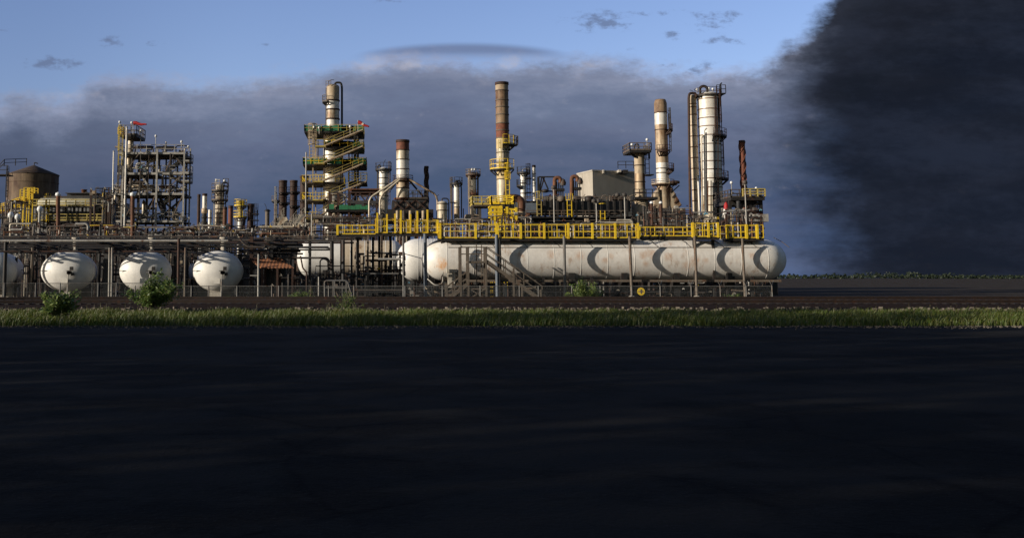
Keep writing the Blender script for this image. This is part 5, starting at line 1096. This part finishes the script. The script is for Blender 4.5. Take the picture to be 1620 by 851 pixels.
# ---- 10 strake-wound stacks
def twisted(label, px0, px1, ytop, d, mat):
    t = column('twisted_stack', label, 'stack', px0 + 1, px1 - 1, ytop, d, [(None, mat, 'shell')], (), 'stacks wound with helical strakes', 16, 'lip', pyref=(ytop + 320) / 2)
    H = t.zt - Z(335, d)
    for k in range(3):
        m = MB(); n_ = 60; vs_, fs_ = [], []
        for i in range(n_):
            a = 2 * pi * (k / 3 + i / n_ * H / 5.5); z = Z(335, d) + H * i / n_
            for R in (t.R * .95, t.R + .10):
                for e_ in (-.07, .07): vs_.append((t.xc + R * cos(a), d + R * sin(a), z + e_))
        for i in range(n_ - 1):
            b = i * 4; c = b + 4; fs_ += [(b, b + 2, c + 2, c), (b + 1, c + 1, c + 3, b + 3), (b + 2, b + 3, c + 3, c + 2)]
        m.add(vs_, fs_); t.part('strake', M[mat], m)
twisted('dark twisted stack just right of the guyed stack', 670.5, 679, 263.5, 155, 'darkrust')
twisted('reddish twisted stack near the right edge', 1170, 1181, 223, 150, 'rustred')
# ---- 11 stout tank and the two columns left of the chimney
d = 134; t = column('process_tank', 'stout pale tank with a dark pipe loop, right of the guyed stack', 'tank', 692, 708, 322, d, [(333, 'silver', 'shell'), (None, 'silver', 'shell')], (322.5, 333), None, 26, 'dome'); pipe(t, [(699, 320), (699, 314), (709.5, 314), (710, 324), (710, 352)], 1.0, 'dark', d, .6); pipe(t, [(692, 318), (690, 312), (694, 308)], .5, 'dark', d, .4)
d = 145; t = column('distillation_column', 'slender pale column with a narrow head platform, nearer the stout pale tank', 'column', 718, 727, 292, d, [(318, 'silverclean', 'shell'), (330, 'silver', 'shell'), (None, 'silverrust', 'shell')], (328,), None, 20, 'dome'); ringplat(t, t.xc, d, Z(291, d), t.R, .45, -30, 210, .9, 'dark', 'dark'); pipe(t, [(722, 290), (724, 285), (729, 288), (730, 300), (730, 345)], 1.0, 'dark', d, .6); lad(t, 714, 290, 320, d, 3, 'brownsteel'); m = MB(); m.bx(X(712, d), X(718, d), d - .6, d + .4, Z(321, d), Z(320, d)); t.part('landing', M['dark'], m); pipe(t, [(733, 330), (733, 350)], .8, 'dark', d)
for px, y0, mt in ((714.5, 292, 'midsteel'), ): vpipe(t, px, y0, None, 1.6, mt, d + 1)
m = MB(); m.lathe(t.xc, d, [(t.R * .7, Z(291, d)), (t.R * .7, Z(287.5, d)), (.01, Z(285, d))], 12); t.part('nozzle', M['dark'], m)
t = column('distillation_column', 'slender pale column with rusty platforms, nearer the tall chimney', 'column', 744, 753.5, 275, d, [(282, 'rust', 'shell'), (306, 'silver', 'shell'), (325, 'silverclean', 'shell'), (None, 'silver', 'shell')], (306, 324), None, 20, 'dome'); ringplat(t, t.xc, d, Z(277, d), t.R, .65, -30, 210, .8, 'darkrust', 'brownsteel'); ringplat(t, t.xc, d, Z(307, d), t.R, .3, 0, 180, .5, 'rust', 'rust'); lad(t, 742.5, 277, 340, d - .4, 2.4, 'tan'); pipe(t, [(752, 274), (756, 274), (756, 345)], 1.4, 'brownsteel', d, .5); pipe(t, [(744, 276), (744, 268), (749, 269.5)], .5, 'dark', d, .4, 'davit')
m = MB(); m.bx(X(736, d), X(760, d), d - 1.4, d + 1.4, Z(346, d), Z(340, d)); t.part('base_frame', M['tan'], m)
for px in (747, 751): lamp(t, px, 270, 276, d)

# ---- 12 the tall chimney
d = 125; t = column('tall_chimney', 'tallest chimney, rusty brown above and pale below, with two yellow platforms', 'chimney', 785, 805.5, 131.5, d, [(144, 'tan', 'cap'), (196, 'mottled', 'shell'), (219, 'rustred', 'shell'), (236, 'goldtan', 'shell'), (258, 'silver', 'shell'), (284, 'goldtan', 'shell'), (None, 'silver', 'shell')], (144, 159, 170, 182, 196, 207, 219, 242, 258, 284), None, 36, 'lip', 'brownsteel')
ringplat(t, t.xc, d, Z(229.5, d), t.R, .75, -50, 95, 1.15, 'dark', 'yellow'); ringplat(t, t.xc, d, Z(268.5, d), t.R, .8, 40, 215, 1.2, 'dark', 'yellow')
m = MB(); m.bx(X(806, d, 230), X(818, d, 230), d - .9, d + .6, Z(231, d), Z(229.5, d)); railing(m, [(X(806, d, 230), d - .85, Z(229.5, d)), (X(818, d, 230), d - .85, Z(229.5, d)), (X(818, d, 230), d + .6, Z(229.5, d))], 1.0, .6, .08, 2); t.part('side_landing', M['brownsteel'], m)
lad(t, 803, 270, 312, d - 1.3, 6, 'yellow'); lad(t, 791, 221, 268, d - 1.1, 3, 'paleyellow', False)
du = T('flue_duct', 'bent rusty flue duct leaving the foot of the tall chimney', 'duct', (X(824, d - .5, 350), d - .5, 0)); dd_ = d - .5
m = MB(); m.tube(rounded([(X(803, dd_), dd_, Z(313, dd_)), (X(826, dd_), dd_, Z(314, dd_)), (X(824.5, dd_), dd_, Z(338, dd_))], 1.7, 8), S(6.2, dd_), 18); du.part('elbow', M['rust'], m); m = MB(); x = X(824.5, dd_); m.cyl((x, dd_, 0), (x, dd_, Z(335, dd_)), S(6.4, dd_), n=18); du.part('shell', M['silverrust'], m)
# yellow access platforms around its foot
d = 119; t = T('access_tower', 'crowded yellow access platforms and ladders at the foot of the tall chimney', 'access platforms', (X(790, d), d, 0))
boxplat(t, X(748, d), X(776, d), Z(324, d), d, d + 4, 1.0, 'midsteel', 'paleyellow', .2, 1.0, .12); boxplat(t, X(776, d), X(812, d), Z(324, d), d - 1, d + 1.6, .95, 'dark', 'yellow', .5, .9, .13)
boxplat(t, X(771, d), X(789, d), Z(347, d), d - 3, d - 1.2, 1.3, 'brownsteel', 'yellow', .2, .75, .14); boxplat(t, X(796, d), X(812, d), Z(348, d), d - 3, d - 1.2, 1.1, 'brownsteel', 'yellow', .2, .75, .14)
m = MB()
for px, y0 in ((772, 332), (778, 332), (784, 332), (788, 328), (797, 330), (806, 338), (811, 331), (790, 342)): m.bx(X(px, d) - .13, X(px, d) + .13, d - 3.1, d - 2.9, 0, Z(y0, d))
for y in (332, 338, 344): m.beam((X(771, d), d - 3.05, Z(y, d)), (X(790, d), d - 3.05, Z(y, d)), .16)
t.part('frame', M['yellow'], m)
for px in (748, 760, 775, 794, 811): m = MB(); m.bx(X(px, d) - .15, X(px, d) + .15, d + .5, d + .8, 0, Z(325, d)); t.part('column', M['midsteel'], m)
lad(t, 784, 326, 350, d - 1.6, 5, 'yellow'); lad(t, 818, 320, 335, d + 1, 4, 'yellow', False); lad(t, 765, 318, 325, d + 1, 5, 'paleyellow', False)
# ---- 13 twin thin columns right of the chimney
d = 150; t = column('distillation_column', 'white column caged by dark ladders right of the tall chimney', 'column', 823.5, 832.5, 274, d, [(None, 'silverclean', 'shell')], (290, 306), None, 20, 'dome')
lad(t, 836, 268, 315, d - .3, 4.5, 'dark'); ringplat(t, t.xc, d, Z(274, d), t.R, .5, -40, 220, .9, 'dark', 'dark'); ringplat(t, t.xc, d, Z(294, d), t.R, .55, 120, 220, .9, 'dark', 'dark'); pipe(t, [(826, 272), (828, 267), (838, 267), (838, 290)], .6, 'grey', d, .4); m = MB(); m.bx(X(832, d), X(841, d), d - .8, d + .8, Z(283.5, d), Z(282.5, d)); m.bx(X(832, d), X(841, d), d - .8, d + .8, Z(305.5, d), Z(304.5, d)); t.part('landing', M['dark'], m)
column('slim_stack', 'thin shiny silver stack right of the caged white column', 'stack', 842.5, 848, 262, d, [(None, 'silverclean', 'shell')], (275, 290, 305), 'slim stacks', 14, 'lip', 'grey')
# ---- 14 derrick and inverted-U pipes
d = 140; t = T('jib_frame', 'dark triangular lifting frame left of the rusty inverted U pipes', 'lifting frame', (X(862, d), d, 0)); m = MB()
for a, b in (((853, 280), (880, 280)), ((853, 280), (853, 297)), ((858, 281), (854, 300)), ((860, 281), (868, 300)), ((862, 281), (853, 310)), ((853, 302), (876, 303))): m.beam((X(a[0], d), d, Z(a[1], d)), (X(b[0], d), d, Z(b[1], d)), .18)
m.bx(X(852.5, d) - .15, X(852.5, d) + .15, d - .15, d + .15, 0, Z(280, d)); m.bx(X(880, d) - .12, X(880, d) + .12, d - .12, d + .12, 0, Z(280, d)); t.part('frame', M['dark'], m); m = MB(); m.lathe(X(863, d), d, [(.2, Z(305, d)), (.5, Z(304, d)), (.5, Z(300.5, d)), (.2, Z(299.5, d))], 12); t.part('hoist', M['dark'], m)
def upipe(label, px, ytop, d, mat):
    t = T('flue_duct', label, 'duct', (X(px, d), d, 0), 'rusty inverted U ducts'); pts = [(px, 345), (px, ytop), (px + 9, ytop), (px + 9, ytop + 8)]
    pipe(t, pts, 3.2, mat, d, 1.2, 'bend', 14); m = MB()
    for k in range(4): z = Z(ytop + 10 + k * 0, d); x = X(px + 5 + k * 3.2, d); m.cyl((x, d + .5, Z(330, d)), (x, d + .5, Z(ytop + 6, d)), S(1.0, d), n=8)
    t.part('tubes', M['silver'], m); m = MB(); m.bx(X(px + 3, d), X(px + 16, d), d - .2, d + 1, Z(ytop + 21, d), Z(ytop + 17, d)); t.part('header', M['dark'], m); m = MB(); m.lathe(X(px + 14, d), d, [(.35, Z(ytop + 12, d)), (.45, Z(ytop + 8, d)), (.3, Z(ytop + 3, d)), (.01, Z(ytop + 1, d))], 10); t.part('drum', M['midsteel'], m)
upipe('rusty inverted U duct nearer the lifting frame', 877.5, 281.5, 140, 'rust'); upipe('rusty inverted U duct tight beside the taupe tank', 904.5, 279.5, 140, 'rust')
# ---- 15 large taupe tank with facets
d = 178; xc = X(960, d, 300); R = S(46, d); t = T('storage_tank', 'big flat-topped taupe tank with a bright left face', 'tank', (xc, d, 0)); m = MB(); k = 12; zt = Z(278.5, d)
k = 8; plan = [(X(913, 176, 300), 176), (X(938, 170, 300), 170), (X(1004, 172.6, 300), 172.6), (X(1016, 178, 300), 178), (X(1010, 186, 300), 186), (X(990, 191, 300), 191), (X(945, 192, 300), 192), (X(918, 186, 300), 186)]; xm, ym = sum(p[0] for p in plan) / 8, sum(p[1] for p in plan) / 8; ring = lambda z, q=1.0: [(xm + (a - xm) * q, ym + (b - ym) * q, z) for a, b in plan]
m.add(ring(0) + ring(zt), [(i, (i + 1) % k, k + (i + 1) % k, k + i) for i in range(k)] + [tuple(range(k, 2 * k))]); t.part('wall', M['octagon'], m)
m = MB(); m.add(ring(zt + .003, 1.01) + ring(zt + .25, 1.01), [(i, (i + 1) % k, k + (i + 1) % k, k + i) for i in range(k)] + [tuple(range(k, 2 * k))]); t.part('rim', M['concrete'], m)
for px, w_, h in ((955, 2, 4), (981, 4, 6), (990, 8, 4)): m = MB(); m.bx(X(px - w_ / 2, d - 8, 278), X(px + w_ / 2, d - 8, 278), d - 8, d - 6, zt + .25, Z(278.5 - h, d - 8)); t.part('vent', M['concrete' if w_ < 5 else 'dark'], m)
m = MB(); railing(m, [(X(978, d - 10, 278), d - 10, zt + .25), (X(1003, d - 10, 278), d - 10, zt + .25)], 1.2, 1.2, .1, 2); t.part('railing', M['dark'], m)
# ---- 16 long dark plant house below it
d = 134; t = T('plant_house', 'long dark plant house with walkways below the taupe tank', 'plant building', (X(920, d), d, 0)); m = MB(); m.bx(X(829, d), X(997, d), d, d + 9, Z(335, d), Z(318, d)); t.part('upper_wall', M['darkgrey'], m)
for px in range(832, 1002, 10): m = MB(); m.bx(X(px, d) - .12, X(px, d) + .12, d - .2, d - .002, 0, Z(317.5, d)); t.part('buckstay', M['dark'], m)
m = MB(); m.bx(X(829, d), X(997, d), d - 1.6, d + 9, Z(346, d), Z(343.5, d)); m.bx(X(829, d), X(997, d), d + 1, d + 9, 0, Z(346.2, d)); t.part('lower_wall', M['dark'], m); m = MB(); railing(m, [(X(829, d), d - 1.5, Z(343.4, d)), (X(997, d), d - 1.5, Z(343.4, d))], .75, 1.5, .09, 2); t.part('railing', M['brownsteel'], m)
m = MB(); railing(m, [(X(829, d), d - .1, Z(317.3, d)), (X(997, d), d - .1, Z(317.3, d))], .5, 1.5, .09, 2); t.part('railing', M['brownsteel'], m)
m = MB(); m.bx(X(812, d), X(848, d), d - 1, d + 4, Z(337, d), Z(322, d)); t.part('side_box', M['bluegrey'], m)
for px, y0, y1 in ((901, 317, 343), (953.5, 333, 349), (853, 315, 342)): lad(t, px, y0, y1, d - 1.8, 7, 'yellow' if px > 860 else 'paleyellow')
r = random.Random(12)
for i in range(34): px = r.uniform(850, 1000); pipe(t, [(px, 330), (px, r.uniform(306, 317)), (px + r.uniform(-14, 14), r.uniform(306, 316))], r.uniform(.5, 1.2), r.choice(['dark', 'midsteel', 'brownsteel', 'darkrust']), d + r.uniform(0, 6), .4)
for i in range(12): px = r.uniform(850, 998); m = MB(); dd_ = d + r.uniform(0, 5); m.lathe(X(px, dd_), dd_, [(.5, Z(319, dd_)), (.62, Z(317, dd_)), (.62, Z(312, dd_)), (.3, Z(310, dd_))], 10); t.part('fan_hood', M[r.choice(['dark', 'midsteel', 'brownsteel'])], m)
def lightpole(label, px, y0, d, heads):
    t = T('lamp_post', label, 'lamp post', (X(px, d), d, 0), 'thin grey lamp posts'); m = MB(); m.tube([(X(px, d), d, 0), (X(px, d), d, Z(y0, d))], S(.95, d), 8); t.part('shaft', M['grey'], m)
    m = MB(); m.beam((X(px - 4, d), d, Z(y0, d)), (X(px + 4, d), d, Z(y0, d)), .08); t.part('arm', M['grey'], m)
    for h in heads: m = MB(); x = X(px + h, d); m.lathe(x, d, [(.1, Z(y0, d) + .03), (.30, Z(y0, d) + .1), (.26, Z(y0, d) + .4), (.05, Z(y0, d) + .5)], 10); t.part('lamp', M['midsteel'], m)
lightpole('thin grey lamp post below the lifting frame', 876.5, 300, 114, (0,)); lightpole('short grey lamp post with two lamps below the taupe tank', 943.5, 321.5, 114, (-3.5, 3.5)); lightpole('grey lamp post between the taupe tank and the column with a wide top platform', 988.5, 312, 114, (-11, 0))
lightpole('grey-brown lamp post in front of the right-hand steel platform', 1180, 292, 112, (0,))
# ---- 17 column with wide top platform on a stout base
d = 136; t = column('distillation_column', 'column with a wide railed top platform standing on a stout tan base', 'column', 1004.5, 1020.5, 240, d, [(275, 'tan', 'shell'), (300, 'silverrust', 'shell'), (None, 'tan', 'shell')], (262, 288, 305), None, 24, 'dome')
m = MB(); m.lathe(t.xc, d, [(S(14, d), 0), (S(14, d), Z(320, d)), (S(9, d), Z(317.5, d))], 26); t.part('base_tank', M['tan'], m)
boxplat(t, X(991, d, 240), X(1024.5, d, 240), Z(240.5, d), d - 1.9, d + 1.9, 1.0, 'dark', 'brownsteel', .3, .9, .1); m = MB(); m.beam((X(991, d, 240), d - 1, Z(242, d)), (X(1004, d, 240), d - .6, Z(250, d)), .25); t.part('bracket', M['dark'], m)
pipe(t, [(1003, 240), (1004, 229), (1010, 228), (1011, 240)], 1.2, 'dark', d, .6, 'overhead_pipe'); lad(t, 1024, 242, 277, d - .4, 6, 'dark'); m = MB(); m.bx(X(1019, d, 277), X(1031, d, 277), d - 1.2, d + .6, Z(278.5, d), Z(277, d)); t.part('landing', M['dark'], m); lamp(t, 1024, 223, 232, d); lamp(t, 1000, 231, 240, d)
m = MB(); m.bx(X(1000, d), X(1036, d), d - 1.6, d + 1.4, Z(317.2, d), Z(313, d)); railing(m, [(X(998, d), d - 1.6, Z(313, d)), (X(1038, d), d - 1.6, Z(313, d))], 1.0, .9, .1, 2); t.part('base_gallery', M['dark'], m)
for px in (1027, 1031): vpipe(t, px, 320, None, 1.4, 'darkrust', d - 1)
# ---- 18 flared rusty stack
d = 151; t = column('flared_stack', 'rust-streaked silver stack with a dark rounded cap and flared hopper foot', 'stack', 1038, 1057.5, 178.5, d, [(198, 'silverclean', 'shell'), (206, 'silverrust', 'shell'), (234, 'silverrust', 'shell'), (258, 'silverrust', 'shell'), (274, 'silverclean', 'shell'), (291, 'silverclean', 'shell'), (None, 'silverrust', 'base')], (179, 206, 237, 267, 274), None, 30)
m = MB(); zc = Z(178.4, d); R = t.R; m.lathe(t.xc, d, [(R * 1.02, zc), (R * 1.02, Z(164, d)), (R * .86, Z(159, d)), (R * .8, Z(158, d)), (R * .7, Z(160, d))], 30); t.part('cap', M['mottled'], m)
for y, a0, a1 in ((206.5, -30, 60), (240.5, 60, 130), (269, -10, 70)): ringplat(t, t.xc, d, Z(y, d), t.R, .75, a0, a1, .9, 'darkrust', 'darkrust')
lad(t, 1060, 180, 240, d - .2, 2.6, 'tan'); ringplat(t, t.xc, d, Z(292, d), t.R, .75, 0, 360, .7, 'darkrust', 'tan')
m = MB(); x0, x1 = t.xc, X(1076, d, 330); z0, z1 = Z(331, d), Z(296, d)
m.add([(t.xc + R * .2, d - R * .7, z1), (t.xc + R * .95, d - R * .7, z1 + .3), (X(1076.5, d), d - R * .7, z0 + .6), (X(1068, d), d - R * .7, z0), (X(1058, d), d - R * .7, z0)] + [(t.xc + R * .2, d + R * .7, z1), (t.xc + R * .95, d + R * .7, z1 + .3), (X(1076.5, d), d + R * .7, z0 + .6), (X(1068, d), d + R * .7, z0), (X(1058, d), d + R * .7, z0)], [(0, 4, 3, 2, 1), (5, 6, 7, 8, 9), (0, 1, 6, 5), (1, 2, 7, 6), (2, 3, 8, 7), (3, 4, 9, 8), (4, 0, 5, 9)]); o = t.part('chute', M['silverrust'], m)
m = MB()
for q in range(5): f = q / 4; m.beam((t.xc + R * .6 + (X(1068, d) - t.xc - R * .6) * f, d - R * .75, z1 + (z0 - z1) * f), (t.xc + R * .95 + (X(1076.5, d) - t.xc - R) * f, d - R * .75, z1 + .6 + (z0 - z1) * f), .16)
t.part('chute_ribs', M['darkrust'], m, o)
m = MB(); m.add([(X(1031, d), d - 1, z0), (X(1042, d), d - 1, z0), (X(1041, d), d - 1, Z(300, d)), (X(1035, d), d - 1, Z(306, d)), (X(1031, d), d + 1, z0), (X(1042, d), d + 1, z0), (X(1041, d), d + 1, Z(300, d)), (X(1035, d), d + 1, Z(306, d))], [(0, 1, 2, 3), (7, 6, 5, 4), (0, 3, 7, 4), (3, 2, 6, 7)]); t.part('side_hopper', M['tan'], m)
m = MB(); m.lathe(X(1065.5, d, 290), d - .6, [(.3, Z(292, d)), (.75, Z(291, d)), (.75, Z(287.5, d)), (.3, Z(286.5, d))], 12); m.bx(X(1057, d), X(1069, d), d - 1.2, d, Z(294, d), Z(292.5, d)); t.part('fan_box', M['darkrust'], m)
m = MB(); m.beam((X(1060, d), d - .6, Z(306, d)), (X(1074, d), d - .6, Z(294, d)), .14); t.part('brace', M['dark'], m)
m = MB(); m.bx(X(1030, d), X(1078, d), d - 2, d + 2, 0, Z(331.5, d)); t.part('plinth', M['midsteel'], m)
for i, (px, y0) in enumerate(((1031, 322), (1045.5, 322))):
    q = T('capped_post', ['stubby dark post with a white cap right of the stout tan base', 'second stubby dark post with a white cap, nearer the chute of the flared stack'][i], 'pole', (X(px, 118), 118, 0)); m = MB(); m.cyl((X(px, 118), 118, 0), (X(px, 118), 118, Z(y0, 118)), S(2.6, 118), n=12); q.part('shaft', M['darkrust'], m); m = MB(); R_ = S(2.9, 118); z = Z(y0, 118) + .003; m.lathe(X(px, 118), 118, [(R_, z), (R_, z + R_ * .5), (R_ * .6, z + R_ * 1.1), (.01, z + R_ * 1.25)], 12); q.part('cap', M['lampglass'], m)
# ---- 19 the two tall white columns
d = 150; t = column('distillation_column', 'narrow cream column with a dark red pipe, left of the tall white column', 'column', 1093, 1104.5, 153, d, [(165, 'tan', 'shell'), (182, 'tan', 'shell'), (None, 'beigevessel', 'shell')], (165, 170, 182, 199, 216, 233, 250, 267, 284, 301, 318), None, 26, 'dome', 'rust')
pipe(t, [(1102, 153), (1100, 148), (1091, 147.5), (1089.5, 154), (1092, 345)], 2.0, 'darkrust', d - .8, .9, 'overhead_pipe', 12); pipe(t, [(1099, 150), (1096, 144), (1091, 143)], .4, 'dark', d, .4, 'davit')
t = column('distillation_column', 'tallest white banded column near the right edge, ringed by platforms', 'column', 1107, 1140.5, 153, d, [(185, 'silverclean', 'shell'), (220, 'white', 'shell'), (275, 'white', 'shell'), (310, 'silverclean', 'shell'), (None, 'silver', 'shell')], (158, 174, 188, 201, 215, 229, 242, 256, 269, 283, 297, 311, 325), None, 40, 'dome', 'rust')
ringplat(t, t.xc, d, Z(152.5, d), t.R, .4, 0, 360, 1.1, 'dark', 'darkrust'); pipe(t, [(1108, 152), (1107, 139), (1113, 136), (1119, 139), (1119, 152)], 2.2, 'dark', d - 1, 1.0, 'overhead_pipe', 12); pipe(t, [(1140, 168), (1139, 148), (1139, 134), (1142, 131.5)], 1.1, 'dark', d - 1, .4, 'davit'); m = MB(); m.bx(X(1133, d, 150), X(1144, d, 150), d - 1.2, d + .6, Z(151, d), Z(149.5, d)); railing(m, [(X(1130, d, 150), d - 1.2, Z(149.5, d)), (X(1144, d, 150), d - 1.2, Z(149.5, d))], 1.2, .7, .09, 2); t.part('landing', M['dark'], m)
ringplat(t, t.xc, d, Z(217, d), t.R, .85, -30, 95, 1.1, 'dark', 'darkrust'); ringplat(t, t.xc, d, Z(284, d), t.R, .9, -40, 90, 1.1, 'dark', 'darkrust')
lad(t, 1139.5, 152, 216, d - 1.7, 3, 'darkrust'); lad(t, 1143, 218, 284, d - .5, 3.4, 'rust'); lad(t, 1133, 152, 217, d - 2, 2.4, 'darkrust', False); lad(t, 1136, 286, 330, d - 1.7, 3, 'darkrust', False)
for px in (1131, 1136): pipe(t, [(px, 156), (px, 335)], .7, 'darkrust', d - 1.75)
for px, y0, y1 in ((1125, 286, 340), (1120, 286, 340)): pipe(t, [(px, y0), (px, y1)], .8, 'rust', d - 1.9)
for i, (pts, rp, mt) in enumerate((([(1116, 340), (1114, 206), (1118, 203)], 1.5, 'silverclean'), ([(1118.5, 340), (1117, 210)], 1.2, 'dark'), ([(1111, 335), (1110, 218), (1113, 214)], 1.3, 'silver'))): pipe(t, pts, rp, mt, d - 2.3 - .1 * i, .4)
q = T('vent_pipe', 'slim white vent pipe before the narrow cream column', 'pipe', (X(1107, 142), 142, 0)); m = MB(); m.tube([(X(1107.5, 142, 345), 142, 0), (X(1104.5, 142, 280), 142, Z(278, 142))], S(1.5, 142), 10); q.part('shaft', M['silverclean'], m); m = MB(); m.lathe(X(1104.5, 142, 280), 142, [(S(1.9, 142), Z(279.5, 142)), (S(1.9, 142), Z(277.5, 142))], 10); q.part('collar', M['grey'], m)
for px, a, b in ((1122, 142, 150), (1128, 143, 150), (1103, 143, 151)): lamp(t, px, a, b, d)
# red and white hydrant-like vents at their foot
for i, (px, y0, y1, mt) in enumerate(((1149, 320, 338, 'red'), (1147, 330, 346, 'white'))):
    q = T(['relief_vent', 'relief_vent'][i], ['red capped relief vent at the foot of the tall white column', 'small white relief vent below the red one'][i], 'vent', (X(px, 128), 128, 0)); m = MB(); x = X(px, 128); m.cyl((x, 128, 0), (x, 128, Z(y1, 128)), .25, n=10); q.part('stem', M['darkrust'], m); m = MB(); m.lathe(x, 128, [(.2, Z(y1, 128)), (.32, Z(y1 - 3, 128)), (.28, Z(y0 + 4, 128)), (.12, Z(y0, 128))], 12); q.part('body', M[mt], m)
# ---- 20 steel platform at the right edge
d = 133; t = T('steel_platform', 'dark steel platform with yellow rails under the reddish twisted stack', 'platform', (X(1178, d), d, 0))
boxplat(t, X(1153, d), X(1206, d), Z(313, d), d - 1, d + 6, 1.0, 'dark', 'midsteel', .4, 1.1, .11)
m = MB(); railing(m, [(X(1171, d), d - 1.2, Z(312, d)), (X(1206, d), d - 1.2, Z(312, d))], 1.0, 1.1, .14, 3); t.part('railing', M['paleyellow'], m)
for px in (1155, 1170, 1187, 1204):
    for dd_ in (d, d + 5): m = MB(); m.bx(X(px, d) - .18, X(px, d) + .18, dd_ - .18, dd_ + .18, 0, Z(314, d)); t.part('column', M['dark'], m)
for a, b in (((1155, 318), (1170, 330)), ((1187, 318), (1170, 330)), ((1187, 330), (1204, 318))): m = MB(); m.beam((X(a[0], d), d - .2, Z(a[1], d)), (X(b[0], d), d - .2, Z(b[1], d)), .22); t.part('brace', M['dark'], m)
m = MB(); m.bx(X(1150, d), X(1206, d), d + .5, d + 5, Z(324, d), Z(319, d)); t.part('duct', M['darkgrey'], m); m = MB(); m.bx(X(1184, d), X(1206, d), d - 2, d + 1, Z(352, d), Z(340, d)); t.part('cabin', M['grey'], m)
m = MB(); m.lathe(X(1162, d), d - 1.5, [(S(3, d), 0), (S(3, d), Z(322, d)), (S(3.4, d), Z(320, d)), (.01, Z(319, d))], 12); t.part('vessel', M['darkgrey'], m)
r = random.Random(91)
for i in range(26): px = r.uniform(1154, 1200); y = r.uniform(300, 335); pipe(t, [(px, y + 8), (px, y), (min(1204, px + r.uniform(3, 14)), y)], r.uniform(.5, 1.0), r.choice(['dark', 'midsteel', 'brownsteel', 'darkrust']), d + r.uniform(-.5, 4), .3)
for px, a, b in ((1158, 291, 312), (1197, 300, 312)): lamp(t, px, a, b, d)
